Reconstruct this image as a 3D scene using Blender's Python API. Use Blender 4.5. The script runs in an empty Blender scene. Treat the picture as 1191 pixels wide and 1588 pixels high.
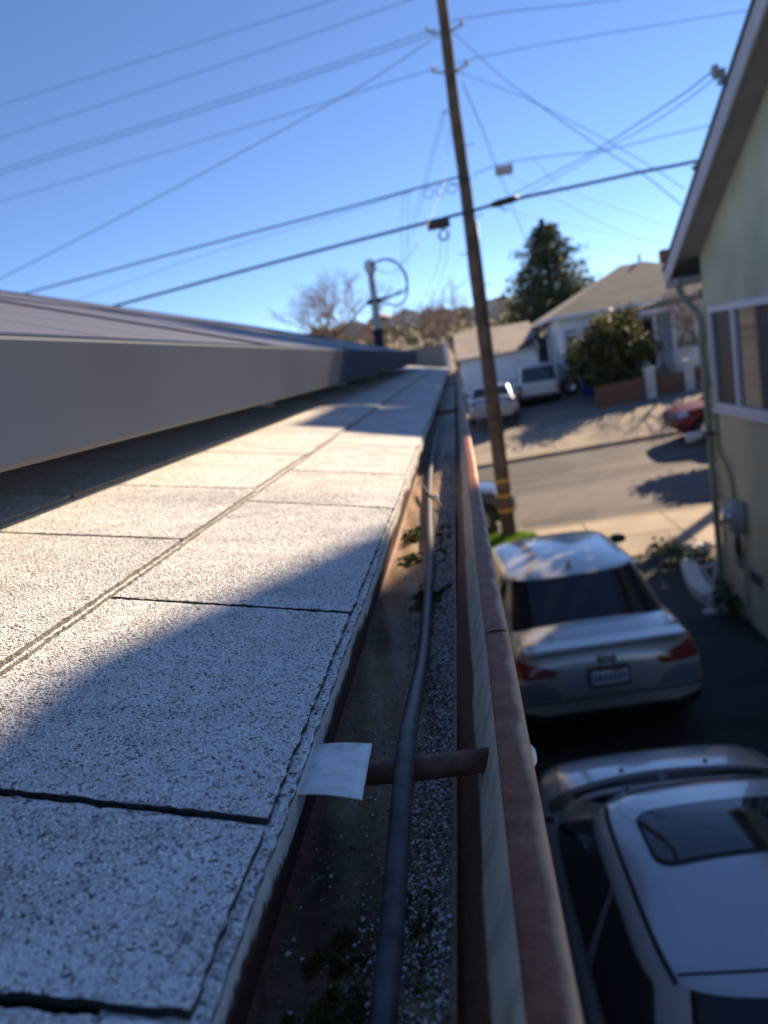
import bpy, bmesh, math, random
import numpy as np
from mathutils import Vector, Matrix
from mathutils.bvhtree import BVHTree

random.seed(7)
rng = np.random.default_rng(11)
SC = bpy.context.scene
COL = SC.collection
R = math.radians

# ------------------------------------------------------------------ camera
cam_d = bpy.data.cameras.new('camera')
cam = bpy.data.objects.new('camera', cam_d)
COL.objects.link(cam)
SC.camera = cam
CAM_Z = 3.9
rot = Matrix(((0.982036, 0.142762, 0.123385),
              (0.092345, 0.206618, -0.974054),
              (-0.164552, 0.967950, 0.189722)))
cam.matrix_world = Matrix.Translation((0, 0, CAM_Z)) @ rot.to_4x4()
cam_d.sensor_fit = 'VERTICAL'
cam_d.lens = 5.7
cam_d.sensor_height = 5.7 * 1588 / 1155
cam_d.clip_start = 0.01
cam_d.clip_end = 3000
cam_d.dof.use_dof = True
cam_d.dof.focus_distance = 0.47
cam_d.dof.aperture_fstop = 1.65

# ------------------------------------------------------------------ sky, sun, exposure
SUN = Vector((1.0, 1.35, 1.0)).normalized()          # towards the sun
sun_el = math.asin(SUN.z)
sun_az = math.atan2(SUN.x, SUN.y)                    # clockwise from +Y
world = bpy.data.worlds.new('World')
SC.world = world
world.use_nodes = True
wn = world.node_tree
sky = wn.nodes.new('ShaderNodeTexSky')
sky.sky_type = 'NISHITA'
sky.sun_disc = False
sky.sun_elevation = sun_el
sky.sun_rotation = sun_az
sky.altitude = 0
sky.air_density = 0.62
sky.dust_density = 0.0
sky.ozone_density = 5.0
bg = wn.nodes['Background']
bg.inputs['Strength'].default_value = 0.080
tint = wn.nodes.new('ShaderNodeMix')
tint.data_type = 'RGBA'
tint.blend_type = 'MULTIPLY'
tint.inputs[0].default_value = 1.0
tint.inputs[7].default_value = (0.92, 0.90, 0.93, 1)
wn.links.new(sky.outputs[0], tint.inputs[6])
wn.links.new(tint.outputs[2], bg.inputs['Color'])
sl = bpy.data.lights.new('sun', 'SUN')
sl.energy = 4.0
sl.angle = R(0.45)
sl.color = (1.0, 0.79, 0.55)
so = bpy.data.objects.new('sun', sl)
COL.objects.link(so)
so.rotation_euler = SUN.to_track_quat('Z', 'Y').to_euler()
SC.view_settings.view_transform = 'Standard'
SC.view_settings.look = 'None'
SC.view_settings.exposure = 1.34
SC.view_settings.gamma = 1.0
SC.view_settings.use_curve_mapping = False
SC.cycles.use_denoising = True
SC.cycles.max_bounces = 8
SC.cycles.sample_clamp_indirect = 6

# ------------------------------------------------------------------ materials
def nmat(name):
    m = bpy.data.materials.new(name)
    m.use_nodes = True
    nt = m.node_tree
    return m, nt, nt.nodes['Principled BSDF']

def plain(name, col, rough=0.6, metal=0.0, spec=0.5, coat=0.0, var=0.0, vscale=6.0, bump=0.0, bscale=60.0, trans=0.0):
    m, nt, b = nmat(name)
    b.inputs['Base Color'].default_value = (*col, 1)
    b.inputs['Roughness'].default_value = rough
    b.inputs['Metallic'].default_value = metal
    b.inputs['Specular IOR Level'].default_value = spec
    b.inputs['Coat Weight'].default_value = coat
    b.inputs['Coat Roughness'].default_value = 0.04
    b.inputs['Transmission Weight'].default_value = trans
    if var > 0 or bump > 0:
        tc = nt.nodes.new('ShaderNodeTexCoord')
    if var > 0:
        n = nt.nodes.new('ShaderNodeTexNoise')
        n.inputs['Scale'].default_value = vscale
        n.inputs['Detail'].default_value = 8
        nt.links.new(tc.outputs['Object'], n.inputs['Vector'])
        r = nt.nodes.new('ShaderNodeValToRGB')
        r.color_ramp.elements[0].position = 0.3
        r.color_ramp.elements[1].position = 0.7
        r.color_ramp.elements[0].color = (*[c * (1 - var) for c in col], 1)
        r.color_ramp.elements[1].color = (*[min(1, c * (1 + var)) for c in col], 1)
        nt.links.new(n.outputs['Fac'], r.inputs['Fac'])
        nt.links.new(r.outputs['Color'], b.inputs['Base Color'])
    if bump > 0:
        n2 = nt.nodes.new('ShaderNodeTexNoise')
        n2.inputs['Scale'].default_value = bscale
        n2.inputs['Detail'].default_value = 6
        nt.links.new(tc.outputs['Object'], n2.inputs['Vector'])
        bp = nt.nodes.new('ShaderNodeBump')
        bp.inputs['Strength'].default_value = bump
        bp.inputs['Distance'].default_value = 0.01
        nt.links.new(n2.outputs['Fac'], bp.inputs['Height'])
        nt.links.new(bp.outputs['Normal'], b.inputs['Normal'])
    return m

def ramp(nt, fac, stops, interp='LINEAR'):
    r = nt.nodes.new('ShaderNodeValToRGB')
    cr = r.color_ramp
    cr.interpolation = interp
    while len(cr.elements) > 1:
        cr.elements.remove(cr.elements[0])
    cr.elements[0].position = stops[0][0]
    cr.elements[0].color = (*stops[0][1], 1)
    for p, c in stops[1:]:
        e = cr.elements.new(p)
        e.color = (*c, 1)
    nt.links.new(fac, r.inputs['Fac'])
    return r.outputs['Color']

def noise(nt, vec, scale, detail=6, rough=0.55, dist=0.0):
    n = nt.nodes.new('ShaderNodeTexNoise')
    n.inputs['Scale'].default_value = scale
    n.inputs['Detail'].default_value = detail
    n.inputs['Roughness'].default_value = rough
    n.inputs['Distortion'].default_value = dist
    nt.links.new(vec, n.inputs['Vector'])
    return n.outputs['Fac']

def mixc(nt, fac, a, b, mode='MIX'):
    n = nt.nodes.new('ShaderNodeMix')
    n.data_type = 'RGBA'
    n.blend_type = mode
    for sock, v in ((n.inputs[0], fac), (n.inputs[6], a), (n.inputs[7], b)):
        if hasattr(v, 'links'):
            nt.links.new(v, sock)
        elif isinstance(v, (int, float)):
            sock.default_value = v
        else:
            sock.default_value = (*v, 1)
    return n.outputs[2]

def math_n(nt, op, a, b=None):
    n = nt.nodes.new('ShaderNodeMath')
    n.operation = op
    for i, v in enumerate((a, b)):
        if v is None:
            continue
        if hasattr(v, 'links'):
            nt.links.new(v, n.inputs[i])
        else:
            n.inputs[i].default_value = v
    return n.outputs[0]

def granule_material():
    """white ceramic granules bedded in black asphalt"""
    m, nt, b = nmat('shingle_granules')
    tc = nt.nodes.new('ShaderNodeTexCoord')
    obj = tc.outputs['Object']
    v = nt.nodes.new('ShaderNodeTexVoronoi')
    v.feature = 'F1'
    v.inputs['Scale'].default_value = 560
    nt.links.new(obj, v.inputs['Vector'])
    sep = nt.nodes.new('ShaderNodeSeparateColor')
    nt.links.new(v.outputs['Color'], sep.inputs[0])
    grain = ramp(nt, sep.outputs[0], [(0.0, (0.07, 0.07, 0.065)), (0.07, (0.25, 0.245, 0.24)), (0.18, (0.55, 0.54, 0.53)),
                                      (0.45, (0.80, 0.79, 0.78)), (1.0, (0.93, 0.92, 0.905))])
    gap = ramp(nt, v.outputs['Distance'], [(0.52, (1, 1, 1)), (0.9, (0.52, 0.52, 0.51))])
    c = mixc(nt, 1.0, grain, gap, 'MULTIPLY')
    worn = noise(nt, obj, 9, 6, 0.65)
    patch = ramp(nt, worn, [(0.30, (0.50, 0.49, 0.47)), (0.52, (1, 1, 1))])
    c = mixc(nt, 0.4, c, patch, 'MULTIPLY')
    fine = noise(nt, obj, 70, 3)
    fp = ramp(nt, fine, [(0.32, (0.35, 0.34, 0.32)), (0.46, (1, 1, 1))])
    c = mixc(nt, 0.4, c, fp, 'MULTIPLY')
    oi = nt.nodes.new('ShaderNodeObjectInfo')
    c = mixc(nt, 1.0, c, ramp(nt, oi.outputs['Random'], [(0.0, (0.86, 0.835, 0.81)), (0.5, (1.0, 0.985, 0.965)), (1.0, (0.93, 0.92, 0.91))]), 'MULTIPLY')
    mp = nt.nodes.new('ShaderNodeMapping')
    mp.inputs['Scale'].default_value = (1.0, 4.0, 1.0)
    nt.links.new(obj, mp.inputs['Vector'])
    streak = noise(nt, mp.outputs[0], 5, 5, 0.6, 0.5)
    c = mixc(nt, 0.6, c, ramp(nt, streak, [(0.30, (0.66, 0.58, 0.54)), (0.50, (1, 1, 1))]), 'MULTIPLY')
    nt.links.new(c, b.inputs['Base Color'])
    b.inputs['Roughness'].default_value = 0.85
    b.inputs['Specular IOR Level'].default_value = 0.25
    h = math_n(nt, 'SUBTRACT', 1.0, v.outputs['Distance'])
    bp = nt.nodes.new('ShaderNodeBump')
    bp.inputs['Strength'].default_value = 0.55
    bp.inputs['Distance'].default_value = 0.0012
    nt.links.new(h, bp.inputs['Height'])
    nt.links.new(bp.outputs['Normal'], b.inputs['Normal'])
    return m

def island_material(name, stops, rough=0.8, wear=0.0):
    m, nt, b = nmat(name)
    g = nt.nodes.new('ShaderNodeNewGeometry')
    c = ramp(nt, g.outputs['Random Per Island'], stops)
    if wear:
        a = noise(nt, g.outputs['Position'], 11, 7, 0.7, 0.6)
        c = mixc(nt, wear, c, ramp(nt, a, [(0.33, (0.42, 0.39, 0.36)), (0.5, (1, 1, 1)), (0.68, (0.86, 0.83, 0.79))]), 'MULTIPLY')
        a2 = noise(nt, g.outputs['Position'], 48, 4, 0.6)
        c = mixc(nt, wear, c, ramp(nt, a2, [(0.30, (0.45, 0.43, 0.40)), (0.42, (1, 1, 1))]), 'MULTIPLY')
    nt.links.new(c, b.inputs['Base Color'])
    b.inputs['Roughness'].default_value = rough
    b.inputs['Specular IOR Level'].default_value = 0.3
    return m

def leaf_material(name, dark, light, trans=0.25):
    m, nt, b = nmat(name)
    g = nt.nodes.new('ShaderNodeNewGeometry')
    c = ramp(nt, g.outputs['Random Per Island'], [(0, dark), (1, light)])
    nt.links.new(c, b.inputs['Base Color'])
    b.inputs['Roughness'].default_value = 0.55
    tr = nt.nodes.new('ShaderNodeBsdfTranslucent')
    nt.links.new(c, tr.inputs['Color'])
    ms = nt.nodes.new('ShaderNodeMixShader')
    ms.inputs[0].default_value = trans
    nt.links.new(b.outputs[0], ms.inputs[1])
    nt.links.new(tr.outputs[0], ms.inputs[2])
    nt.links.new(ms.outputs[0], nt.nodes['Material Output'].inputs['Surface'])
    return m

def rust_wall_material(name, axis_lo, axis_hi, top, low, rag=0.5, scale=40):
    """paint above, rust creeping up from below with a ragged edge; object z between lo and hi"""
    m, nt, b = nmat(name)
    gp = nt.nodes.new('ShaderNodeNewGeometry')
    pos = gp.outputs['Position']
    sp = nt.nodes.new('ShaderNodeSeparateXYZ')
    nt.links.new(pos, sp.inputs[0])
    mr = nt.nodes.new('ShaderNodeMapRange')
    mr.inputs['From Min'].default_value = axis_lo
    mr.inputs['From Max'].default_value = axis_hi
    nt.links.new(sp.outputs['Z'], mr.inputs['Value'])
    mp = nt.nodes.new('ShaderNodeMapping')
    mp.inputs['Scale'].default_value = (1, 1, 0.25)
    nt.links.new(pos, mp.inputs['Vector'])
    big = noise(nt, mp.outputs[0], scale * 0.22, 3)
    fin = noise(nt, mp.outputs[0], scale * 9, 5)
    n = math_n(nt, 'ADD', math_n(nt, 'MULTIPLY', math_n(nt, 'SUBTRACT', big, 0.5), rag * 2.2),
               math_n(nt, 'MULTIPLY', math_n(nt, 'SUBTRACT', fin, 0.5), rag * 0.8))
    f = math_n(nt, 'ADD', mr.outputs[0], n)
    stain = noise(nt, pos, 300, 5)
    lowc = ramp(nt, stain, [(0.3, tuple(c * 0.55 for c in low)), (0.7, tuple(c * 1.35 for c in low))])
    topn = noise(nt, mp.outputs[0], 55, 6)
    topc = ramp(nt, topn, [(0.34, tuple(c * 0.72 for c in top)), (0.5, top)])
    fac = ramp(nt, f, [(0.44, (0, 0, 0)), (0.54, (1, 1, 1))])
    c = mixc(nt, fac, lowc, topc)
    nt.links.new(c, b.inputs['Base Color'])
    b.inputs['Roughness'].default_value = 0.6
    return m

M = {}
M['granules'] = granule_material()
M['asphalt_edge'] = plain('asphalt_edge', (0.06, 0.058, 0.054), 0.95, var=0.5, vscale=300, bump=0.8, bscale=500)
M['butt_edge'] = plain('granule_coated_edge', (0.24, 0.23, 0.215), 0.95, var=0.4, vscale=300, bump=0.8, bscale=500)
M['deck'] = plain('roof_deck_felt', (0.03, 0.03, 0.03), 0.9)
M['chips'] = island_material('loose_granules', [(0.0, (0.07, 0.07, 0.06)), (0.25, (0.22, 0.21, 0.18)), (0.55, (0.55, 0.53, 0.48)), (1.0, (0.88, 0.86, 0.80))])
M['roofchips'] = island_material('roof_granules', [(0.0, (0.10, 0.10, 0.095)), (0.05, (0.38, 0.37, 0.355)), (0.13, (0.72, 0.705, 0.69)), (0.4, (0.87, 0.855, 0.84)), (1.0, (0.95, 0.94, 0.925))], wear=0.38)
M['moss'] = leaf_material('moss', (0.04, 0.046, 0.012), (0.135, 0.145, 0.032), 0.25)
M['hose'] = plain('hose_rubber', (0.055, 0.056, 0.060), 0.5, spec=0.4, var=0.5, vscale=90, bump=0.06, bscale=300)
M['tan_metal'] = plain('white_flashing', (0.72, 0.72, 0.71), 0.45, var=0.08, vscale=40)
M['white_paint'] = plain('white_trim_paint', (0.72, 0.71, 0.72), 0.5, var=0.06, vscale=3)
M['white_wall'] = plain('white_wall_paint', (0.82, 0.82, 0.81), 0.8, var=0.06, vscale=1.2)
M['shade_dark'] = plain('dark_interior', (0.02, 0.022, 0.025), 0.6)
M['black_rubber'] = plain('black_rubber', (0.022, 0.022, 0.023), 0.75)
M['black_plastic'] = plain('black_plastic', (0.02, 0.02, 0.022), 0.45)
M['chrome'] = plain('chrome', (0.75, 0.75, 0.76), 0.12, 1.0)
M['steel'] = plain('galvanised_steel', (0.42, 0.43, 0.44), 0.42, 0.8, var=0.12, vscale=8)
M['alu'] = plain('alloy_rim', (0.5, 0.5, 0.52), 0.35, 0.85)
M['glass_dark'] = plain('tinted_glass', (0.012, 0.016, 0.022), 0.03, 0.0, 0.6, 0.0)
M['glass_window'] = plain('window_glass', (0.13, 0.125, 0.12), 0.03, 0.0, 0.7)
M['silver'] = plain('silver_paint', (0.47, 0.455, 0.43), 0.28, 0.35, 0.5, 0.9)
M['silver_b'] = plain('pale_silver_paint', (0.42, 0.435, 0.475), 0.28, 0.35, 0.5, 0.9)
M['red_paint'] = plain('dark_red_paint', (0.12, 0.008, 0.013), 0.4, 0.0, 0.4, 0.25)
M['white_car'] = plain('white_car_paint', (0.68, 0.68, 0.67), 0.35, 0, 0.5, 0.6)
M['blue_grey'] = plain('blue_grey_car_paint', (0.055, 0.065, 0.085), 0.3, 0.3, 0.5, 0.9)
M['steel_blue'] = plain('steel_blue_car_paint', (0.22, 0.25, 0.31), 0.3, 0.4, 0.5, 0.9)
M['tail_red'] = plain('tail_lamp_red', (0.22, 0.006, 0.010), 0.12, 0, 0.6, 0.8)
M['lamp_clear'] = plain('clear_lamp', (0.55, 0.56, 0.58), 0.1, 0.3, 0.7, 0.8)
M['plate_white'] = plain('plate_white', (0.70, 0.71, 0.74), 0.4)
M['plate_blue'] = plain('plate_blue', (0.05, 0.07, 0.20), 0.5)
M['plate_red'] = plain('plate_red', (0.45, 0.03, 0.03), 0.5)
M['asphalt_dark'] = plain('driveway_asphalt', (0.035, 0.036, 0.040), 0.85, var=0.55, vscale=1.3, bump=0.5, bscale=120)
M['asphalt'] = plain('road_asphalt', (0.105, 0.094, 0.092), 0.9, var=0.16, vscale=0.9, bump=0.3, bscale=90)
M['asphalt_new'] = plain('road_patch_pale', (0.14, 0.122, 0.112), 0.9, var=0.12, vscale=2.0, bump=0.3, bscale=90)
M['asphalt_old'] = plain('road_patch_dark', (0.078, 0.069, 0.070), 0.9, var=0.12, vscale=2.0, bump=0.3, bscale=90)
M['concrete'] = plain('sidewalk_concrete', (0.37, 0.30, 0.225), 0.9, var=0.14, vscale=1.4, bump=0.2, bscale=70)
M['concrete_b'] = plain('sidewalk_concrete_worn', (0.31, 0.25, 0.19), 0.9, var=0.18, vscale=1.1, bump=0.2, bscale=70)
M['concrete_white'] = plain('painted_concrete', (0.52, 0.52, 0.50), 0.85, var=0.15, vscale=4)
M['soil'] = plain('soil_ground', (0.15, 0.13, 0.10), 0.95, var=0.3, vscale=0.5)
M['lot'] = plain('lot_paving', (0.21, 0.185, 0.155), 0.95, var=0.25, vscale=0.7)
M['hill'] = plain('hill_grass', (0.20, 0.165, 0.10), 0.95, var=0.5, vscale=0.05)
M['grass'] = leaf_material('grass_blades', (0.08, 0.16, 0.015), (0.20, 0.36, 0.04), 0.45)
M['stucco_green'] = plain('sage_stucco', (0.61, 0.585, 0.40), 0.95, var=0.17, vscale=1.1, bump=0.9, bscale=60)
M['rake_white'] = plain('rake_board_paint', (0.56, 0.52, 0.54), 0.6, var=0.08, vscale=3)
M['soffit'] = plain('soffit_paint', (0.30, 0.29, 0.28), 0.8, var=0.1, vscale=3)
M['pipe_green'] = plain('downspout_green', (0.25, 0.27, 0.19), 0.5, var=0.12, vscale=5)
M['meter_grey'] = plain('meter_grey', (0.36, 0.37, 0.39), 0.5)
M['comp_roof'] = plain('brown_composition_roof', (0.185, 0.168, 0.152), 0.95, var=0.18, vscale=1.3, bump=0.4, bscale=14)
M['grey_roof'] = plain('grey_composition_roof', (0.10, 0.10, 0.105), 0.95, var=0.2, vscale=1.3)
M['tan_roof'] = plain('tan_roof', (0.46, 0.38, 0.30), 0.95, var=0.12, vscale=1.0)
M['hill_wall_a'] = plain('pale_hill_wall', (0.62, 0.56, 0.48), 0.9)
M['hill_wall_b'] = plain('tan_hill_wall', (0.45, 0.36, 0.28), 0.9)
M['hill_wall_c'] = plain('grey_hill_wall', (0.38, 0.38, 0.38), 0.9)
M['brick_brown'] = plain('fence_brown', (0.17, 0.085, 0.055), 0.9, var=0.35, vscale=9)
M['blue_bin'] = plain('blue_bin_plastic', (0.015, 0.035, 0.33), 0.45)
M['wood_pole'] = plain('weathered_pole_wood', (0.105, 0.074, 0.057), 0.9, var=0.5, vscale=3, bump=0.6, bscale=20)
M['yellow'] = plain('yellow_marker', (0.75, 0.42, 0.02), 0.5)
M['wire'] = plain('cable_black', (0.03, 0.03, 0.035), 0.7)
M['wire_pale'] = plain('cable_pale', (0.42, 0.40, 0.38), 0.6)
M['ceramic'] = plain('insulator', (0.34, 0.32, 0.30), 0.3)
M['mast_paint'] = plain('pale_mast', (0.50, 0.45, 0.40), 0.6, var=0.15, vscale=6)
M['bark'] = plain('bark', (0.11, 0.085, 0.065), 0.95, var=0.3, vscale=8)
M['twig'] = plain('twig_bark', (0.30, 0.205, 0.16), 0.95, var=0.25, vscale=4)
M['needle'] = leaf_material('conifer_needles', (0.018, 0.036, 0.020), (0.085, 0.11, 0.045), 0.3)
M['leaf'] = leaf_material('shrub_leaves', (0.03, 0.042, 0.012), (0.15, 0.145, 0.035), 0.3)
M['leaf_b'] = leaf_material('tree_leaves', (0.02, 0.04, 0.012), (0.08, 0.12, 0.03), 0.25)
M['leaf_far'] = leaf_material('far_leaves', (0.06, 0.07, 0.035), (0.17, 0.165, 0.09), 0.35)
M['stucco_beige'] = plain('beige_stucco', (0.26, 0.235, 0.21), 0.9, var=0.06, vscale=4)
M['panel_frame'] = plain('anodised_frame', (0.036, 0.049, 0.088), 0.6, 0.0, 0.10, var=0.14, vscale=2.2, bump=0.04, bscale=6)
M['panel_edge'] = plain('bright_frame_edge', (0.07, 0.07, 0.075), 0.6, 0.1, 0.1)
M['panel_glass'] = plain('solar_cell_glass', (0.12, 0.115, 0.145), 0.5, 0.0, 0.35, 0.0)

def lip_material():
    m, nt, b = nmat('red_oxide_lip')
    gp = nt.nodes.new('ShaderNodeNewGeometry')
    o = gp.outputs['Position']
    a = noise(nt, o, 60, 7, 0.6)
    c = ramp(nt, a, [(0.3, (0.18, 0.055, 0.030)), (0.5, (0.29, 0.098, 0.050)), (0.72, (0.40, 0.165, 0.085))])
    fine = noise(nt, o, 420, 4)
    c = mixc(nt, 0.5, c, ramp(nt, fine, [(0.35, (0.6, 0.55, 0.5)), (0.55, (1, 1, 1))]), 'MULTIPLY')
    # paler tan band along the outer edge, with a ragged outline
    sp = nt.nodes.new('ShaderNodeSeparateXYZ')
    nt.links.new(o, sp.inputs[0])
    rag = noise(nt, o, 34, 5)
    x = math_n(nt, 'ADD', sp.outputs['X'], math_n(nt, 'MULTIPLY', math_n(nt, 'SUBTRACT', rag, 0.5), 0.010))
    edge_pale = ramp(nt, x, [(0.0, (0, 0, 0)), (0.0052, (0, 0, 0)), (0.0068, (1, 1, 1)), (1.0, (1, 1, 1))])
    c = mixc(nt, edge_pale, c, (0.66, 0.40, 0.25))
    nt.links.new(c, b.inputs['Base Color'])
    b.inputs['Roughness'].default_value = 0.55
    b.inputs['Specular IOR Level'].default_value = 0.25
    bp = nt.nodes.new('ShaderNodeBump')
    bp.inputs['Strength'].default_value = 0.25
    bp.inputs['Distance'].default_value = 0.001
    nt.links.new(fine, bp.inputs['Height'])
    nt.links.new(bp.outputs['Normal'], b.inputs['Normal'])
    return m
M['lip'] = lip_material()
M['rust'] = plain('rust_brown', (0.145, 0.055, 0.036), 0.6, var=0.45, vscale=90, bump=0.2, bscale=300)
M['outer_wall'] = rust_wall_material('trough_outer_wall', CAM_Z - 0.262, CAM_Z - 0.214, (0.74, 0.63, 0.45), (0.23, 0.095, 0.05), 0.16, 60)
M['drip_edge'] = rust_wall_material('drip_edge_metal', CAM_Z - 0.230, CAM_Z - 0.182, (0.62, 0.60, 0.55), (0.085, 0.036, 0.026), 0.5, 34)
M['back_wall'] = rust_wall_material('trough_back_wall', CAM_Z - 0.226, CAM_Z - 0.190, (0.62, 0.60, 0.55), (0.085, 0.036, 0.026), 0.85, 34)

def mud_material():
    m, nt, b = nmat('gutter_sediment')
    tc = nt.nodes.new('ShaderNodeTexCoord')
    o = tc.outputs['Object']
    a = noise(nt, o, 26, 8, 0.68, 0.8)
    c = ramp(nt, a, [(0.30, (0.13, 0.078, 0.053)), (0.42, (0.33, 0.180, 0.105)), (0.55, (0.22, 0.160, 0.085)), (0.72, (0.42, 0.245, 0.14))])
    wet = noise(nt, o, 7, 5, 0.6, 0.8)
    c = mixc(nt, 0.8, c, ramp(nt, wet, [(0.40, (0.30, 0.28, 0.27)), (0.50, (1, 1, 1))]), 'MULTIPLY')
    v = nt.nodes.new('ShaderNodeTexVoronoi')
    v.inputs['Scale'].default_value = 480
    nt.links.new(o, v.inputs['Vector'])
    sep = nt.nodes.new('ShaderNodeSeparateColor')
    nt.links.new(v.outputs['Color'], sep.inputs[0])
    spk = ramp(nt, sep.outputs[0], [(0.0, (0, 0, 0)), (0.86, (0, 0, 0)), (0.9, (0.6, 0.6, 0.6))])
    dist = noise(nt, o, 22, 4)
    spf = math_n(nt, 'MULTIPLY', spk, ramp(nt, dist, [(0.45, (0, 0, 0)), (0.62, (1, 1, 1))]))
    c = mixc(nt, spf, c, (0.42, 0.40, 0.35))
    nt.links.new(c, b.inputs['Base Color'])
    b.inputs['Roughness'].default_value = 0.6
    f = noise(nt, o, 260, 5)
    bp = nt.nodes.new('ShaderNodeBump')
    bp.inputs['Strength'].default_value = 0.5
    bp.inputs['Distance'].default_value = 0.002
    nt.links.new(f, bp.inputs['Height'])
    nt.links.new(bp.outputs['Normal'], b.inputs['Normal'])
    return m
M['mud'] = mud_material()

# ------------------------------------------------------------------ mesh helpers
def tag(o, label=None, cat=None, group=None, kind=None):
    if label: o['label'] = label
    if cat: o['category'] = cat
    if group: o['group'] = group
    if kind: o['kind'] = kind
    return o

def empty(name, loc=(0, 0, 0), rz=0.0, label=None, cat=None, group=None):
    o = bpy.data.objects.new(name, None)
    o.empty_display_size = 0.2
    COL.objects.link(o)
    o.location = loc
    o.rotation_euler = (0, 0, rz)
    return tag(o, label, cat, group)

def root_of(o):
    while o.parent: o = o.parent
    return o

class MB:
    """collects shapes, then links them as one mesh object"""
    def __init__(s):
        s.v = []; s.f = []; s.m = []
    def add(s, vs, fs, mi=0):
        k = len(s.v)
        s.v += [tuple(p) for p in vs]
        s.f += [tuple(i + k for i in f) for f in fs]
        s.m += [mi] * len(fs)
        return s
    def box(s, a, b, mi=0):
        x0, y0, z0 = a; x1, y1, z1 = b
        return s.add([(x0, y0, z0), (x1, y0, z0), (x1, y1, z0), (x0, y1, z0), (x0, y0, z1), (x1, y0, z1), (x1, y1, z1), (x0, y1, z1)],
                     [(3, 2, 1, 0), (4, 5, 6, 7), (0, 1, 5, 4), (1, 2, 6, 5), (2, 3, 7, 6), (3, 0, 4, 7)], mi)
    def rbox(s, a, b, r, mi=0, axis=2):
        """box with its four edges along one axis rounded off"""
        x0, y0, z0 = a; x1, y1, z1 = b
        lo = [(x0, x1), (y0, y1), (z0, z1)]
        ax = [i for i in range(3) if i != axis]
        (p0, p1), (q0, q1) = lo[ax[0]], lo[ax[1]]
        ring = []
        for cxx, cyy, a0 in ((p1 - r, q1 - r, 0), (p0 + r, q1 - r, 90), (p0 + r, q0 + r, 180), (p1 - r, q0 + r, 270)):
            for k in range(5):
                t = R(a0 + k * 22.5)
                ring.append((cxx + r * math.cos(t), cyy + r * math.sin(t)))
        n = len(ring); vs = []
        for w in lo[axis]:
            for p, q in ring:
                c = [0, 0, 0]; c[ax[0]] = p; c[ax[1]] = q; c[axis] = w
                vs.append(c)
        fs = [tuple(range(n - 1, -1, -1)), tuple(range(n, 2 * n))] + [(i, (i + 1) % n, n + (i + 1) % n, n + i) for i in range(n)]
        return s.add(vs, fs, mi)
    def prism(s, poly, axis, lo, hi, mi=0):
        """polygon in the plane across axis, extruded from lo to hi"""
        n = len(poly); vs = []
        for w in (lo, hi):
            for p, q in poly:
                c = [p, q]; c.insert(axis, w); vs.append(c)
        fs = [tuple(range(n - 1, -1, -1)), tuple(range(n, 2 * n))] + [(i, (i + 1) % n, n + (i + 1) % n, n + i) for i in range(n)]
        return s.add(vs, fs, mi)
    def tube(s, pts, rad, n=8, mi=0, cap=True):
        pts = [Vector(p) for p in pts]
        if not hasattr(rad, '__len__'): rad = [rad] * len(pts)
        vs = []; fs = []; up = None
        for i, p in enumerate(pts):
            d = (pts[min(i + 1, len(pts) - 1)] - pts[max(i - 1, 0)])
            if d.length < 1e-9: d = Vector((0, 0, 1))
            d.normalize()
            if up is None:
                up = Vector((0, 0, 1)) if abs(d.z) < 0.9 else Vector((1, 0, 0))
            a = d.cross(up)
            if a.length < 1e-6: a = d.cross(Vector((0, 1, 0)))
            a.normalize(); b = a.cross(d).normalized(); up = b
            for k in range(n):
                t = 2 * math.pi * k / n
                vs.append(p + (a * math.cos(t) + b * math.sin(t)) * rad[i])
        for i in range(len(pts) - 1):
            for k in range(n):
                fs.append((i * n + k, i * n + (k + 1) % n, (i + 1) * n + (k + 1) % n, (i + 1) * n + k))
        if cap:
            fs.append(tuple(range(n - 1, -1, -1)))
            fs.append(tuple(range((len(pts) - 1) * n, len(pts) * n)))
        return s.add(vs, fs, mi)
    def lathe(s, prof, origin, axis, n=24, mi=0):
        """prof: (radius, height) along axis 'x','y' or 'z'"""
        vs = []; fs = []; o = Vector(origin)
        for r, h in prof:
            for k in range(n):
                t = 2 * math.pi * k / n
                c, q = r * math.cos(t), r * math.sin(t)
                vs.append(o + {'x': Vector((h, c, q)), 'y': Vector((c, h, q)), 'z': Vector((c, q, h))}[axis])
        for i in range(len(prof) - 1):
            for k in range(n):
                fs.append((i * n + k, i * n + (k + 1) % n, (i + 1) * n + (k + 1) % n, (i + 1) * n + k))
        return s.add(vs, fs, mi)
    def build(s, name, mats, parent=None, smooth=False, local=False):
        """vertices are world positions unless local; a child keeps its thing's frame"""
        me = bpy.data.meshes.new(name)
        vs = s.v
        if parent is not None and not local:
            L = root_of(parent).location
            vs = [(p[0] - L[0], p[1] - L[1], p[2] - L[2]) for p in vs]
        me.from_pydata(vs, [], s.f)
        if not isinstance(mats, (list, tuple)): mats = [mats]
        for m in mats: me.materials.append(m)
        if len(mats) > 1: me.polygons.foreach_set('material_index', s.m)
        if smooth: me.polygons.foreach_set('use_smooth', [True] * len(s.f))
        me.update()
        o = bpy.data.objects.new(name, me)
        COL.objects.link(o)
        if parent is not None: o.parent = parent
        return o

def fix_normals(o):
    bm = bmesh.new(); bm.from_mesh(o.data)
    bmesh.ops.recalc_face_normals(bm, faces=bm.faces)
    bm.to_mesh(o.data); bm.free()
    return o

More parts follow.
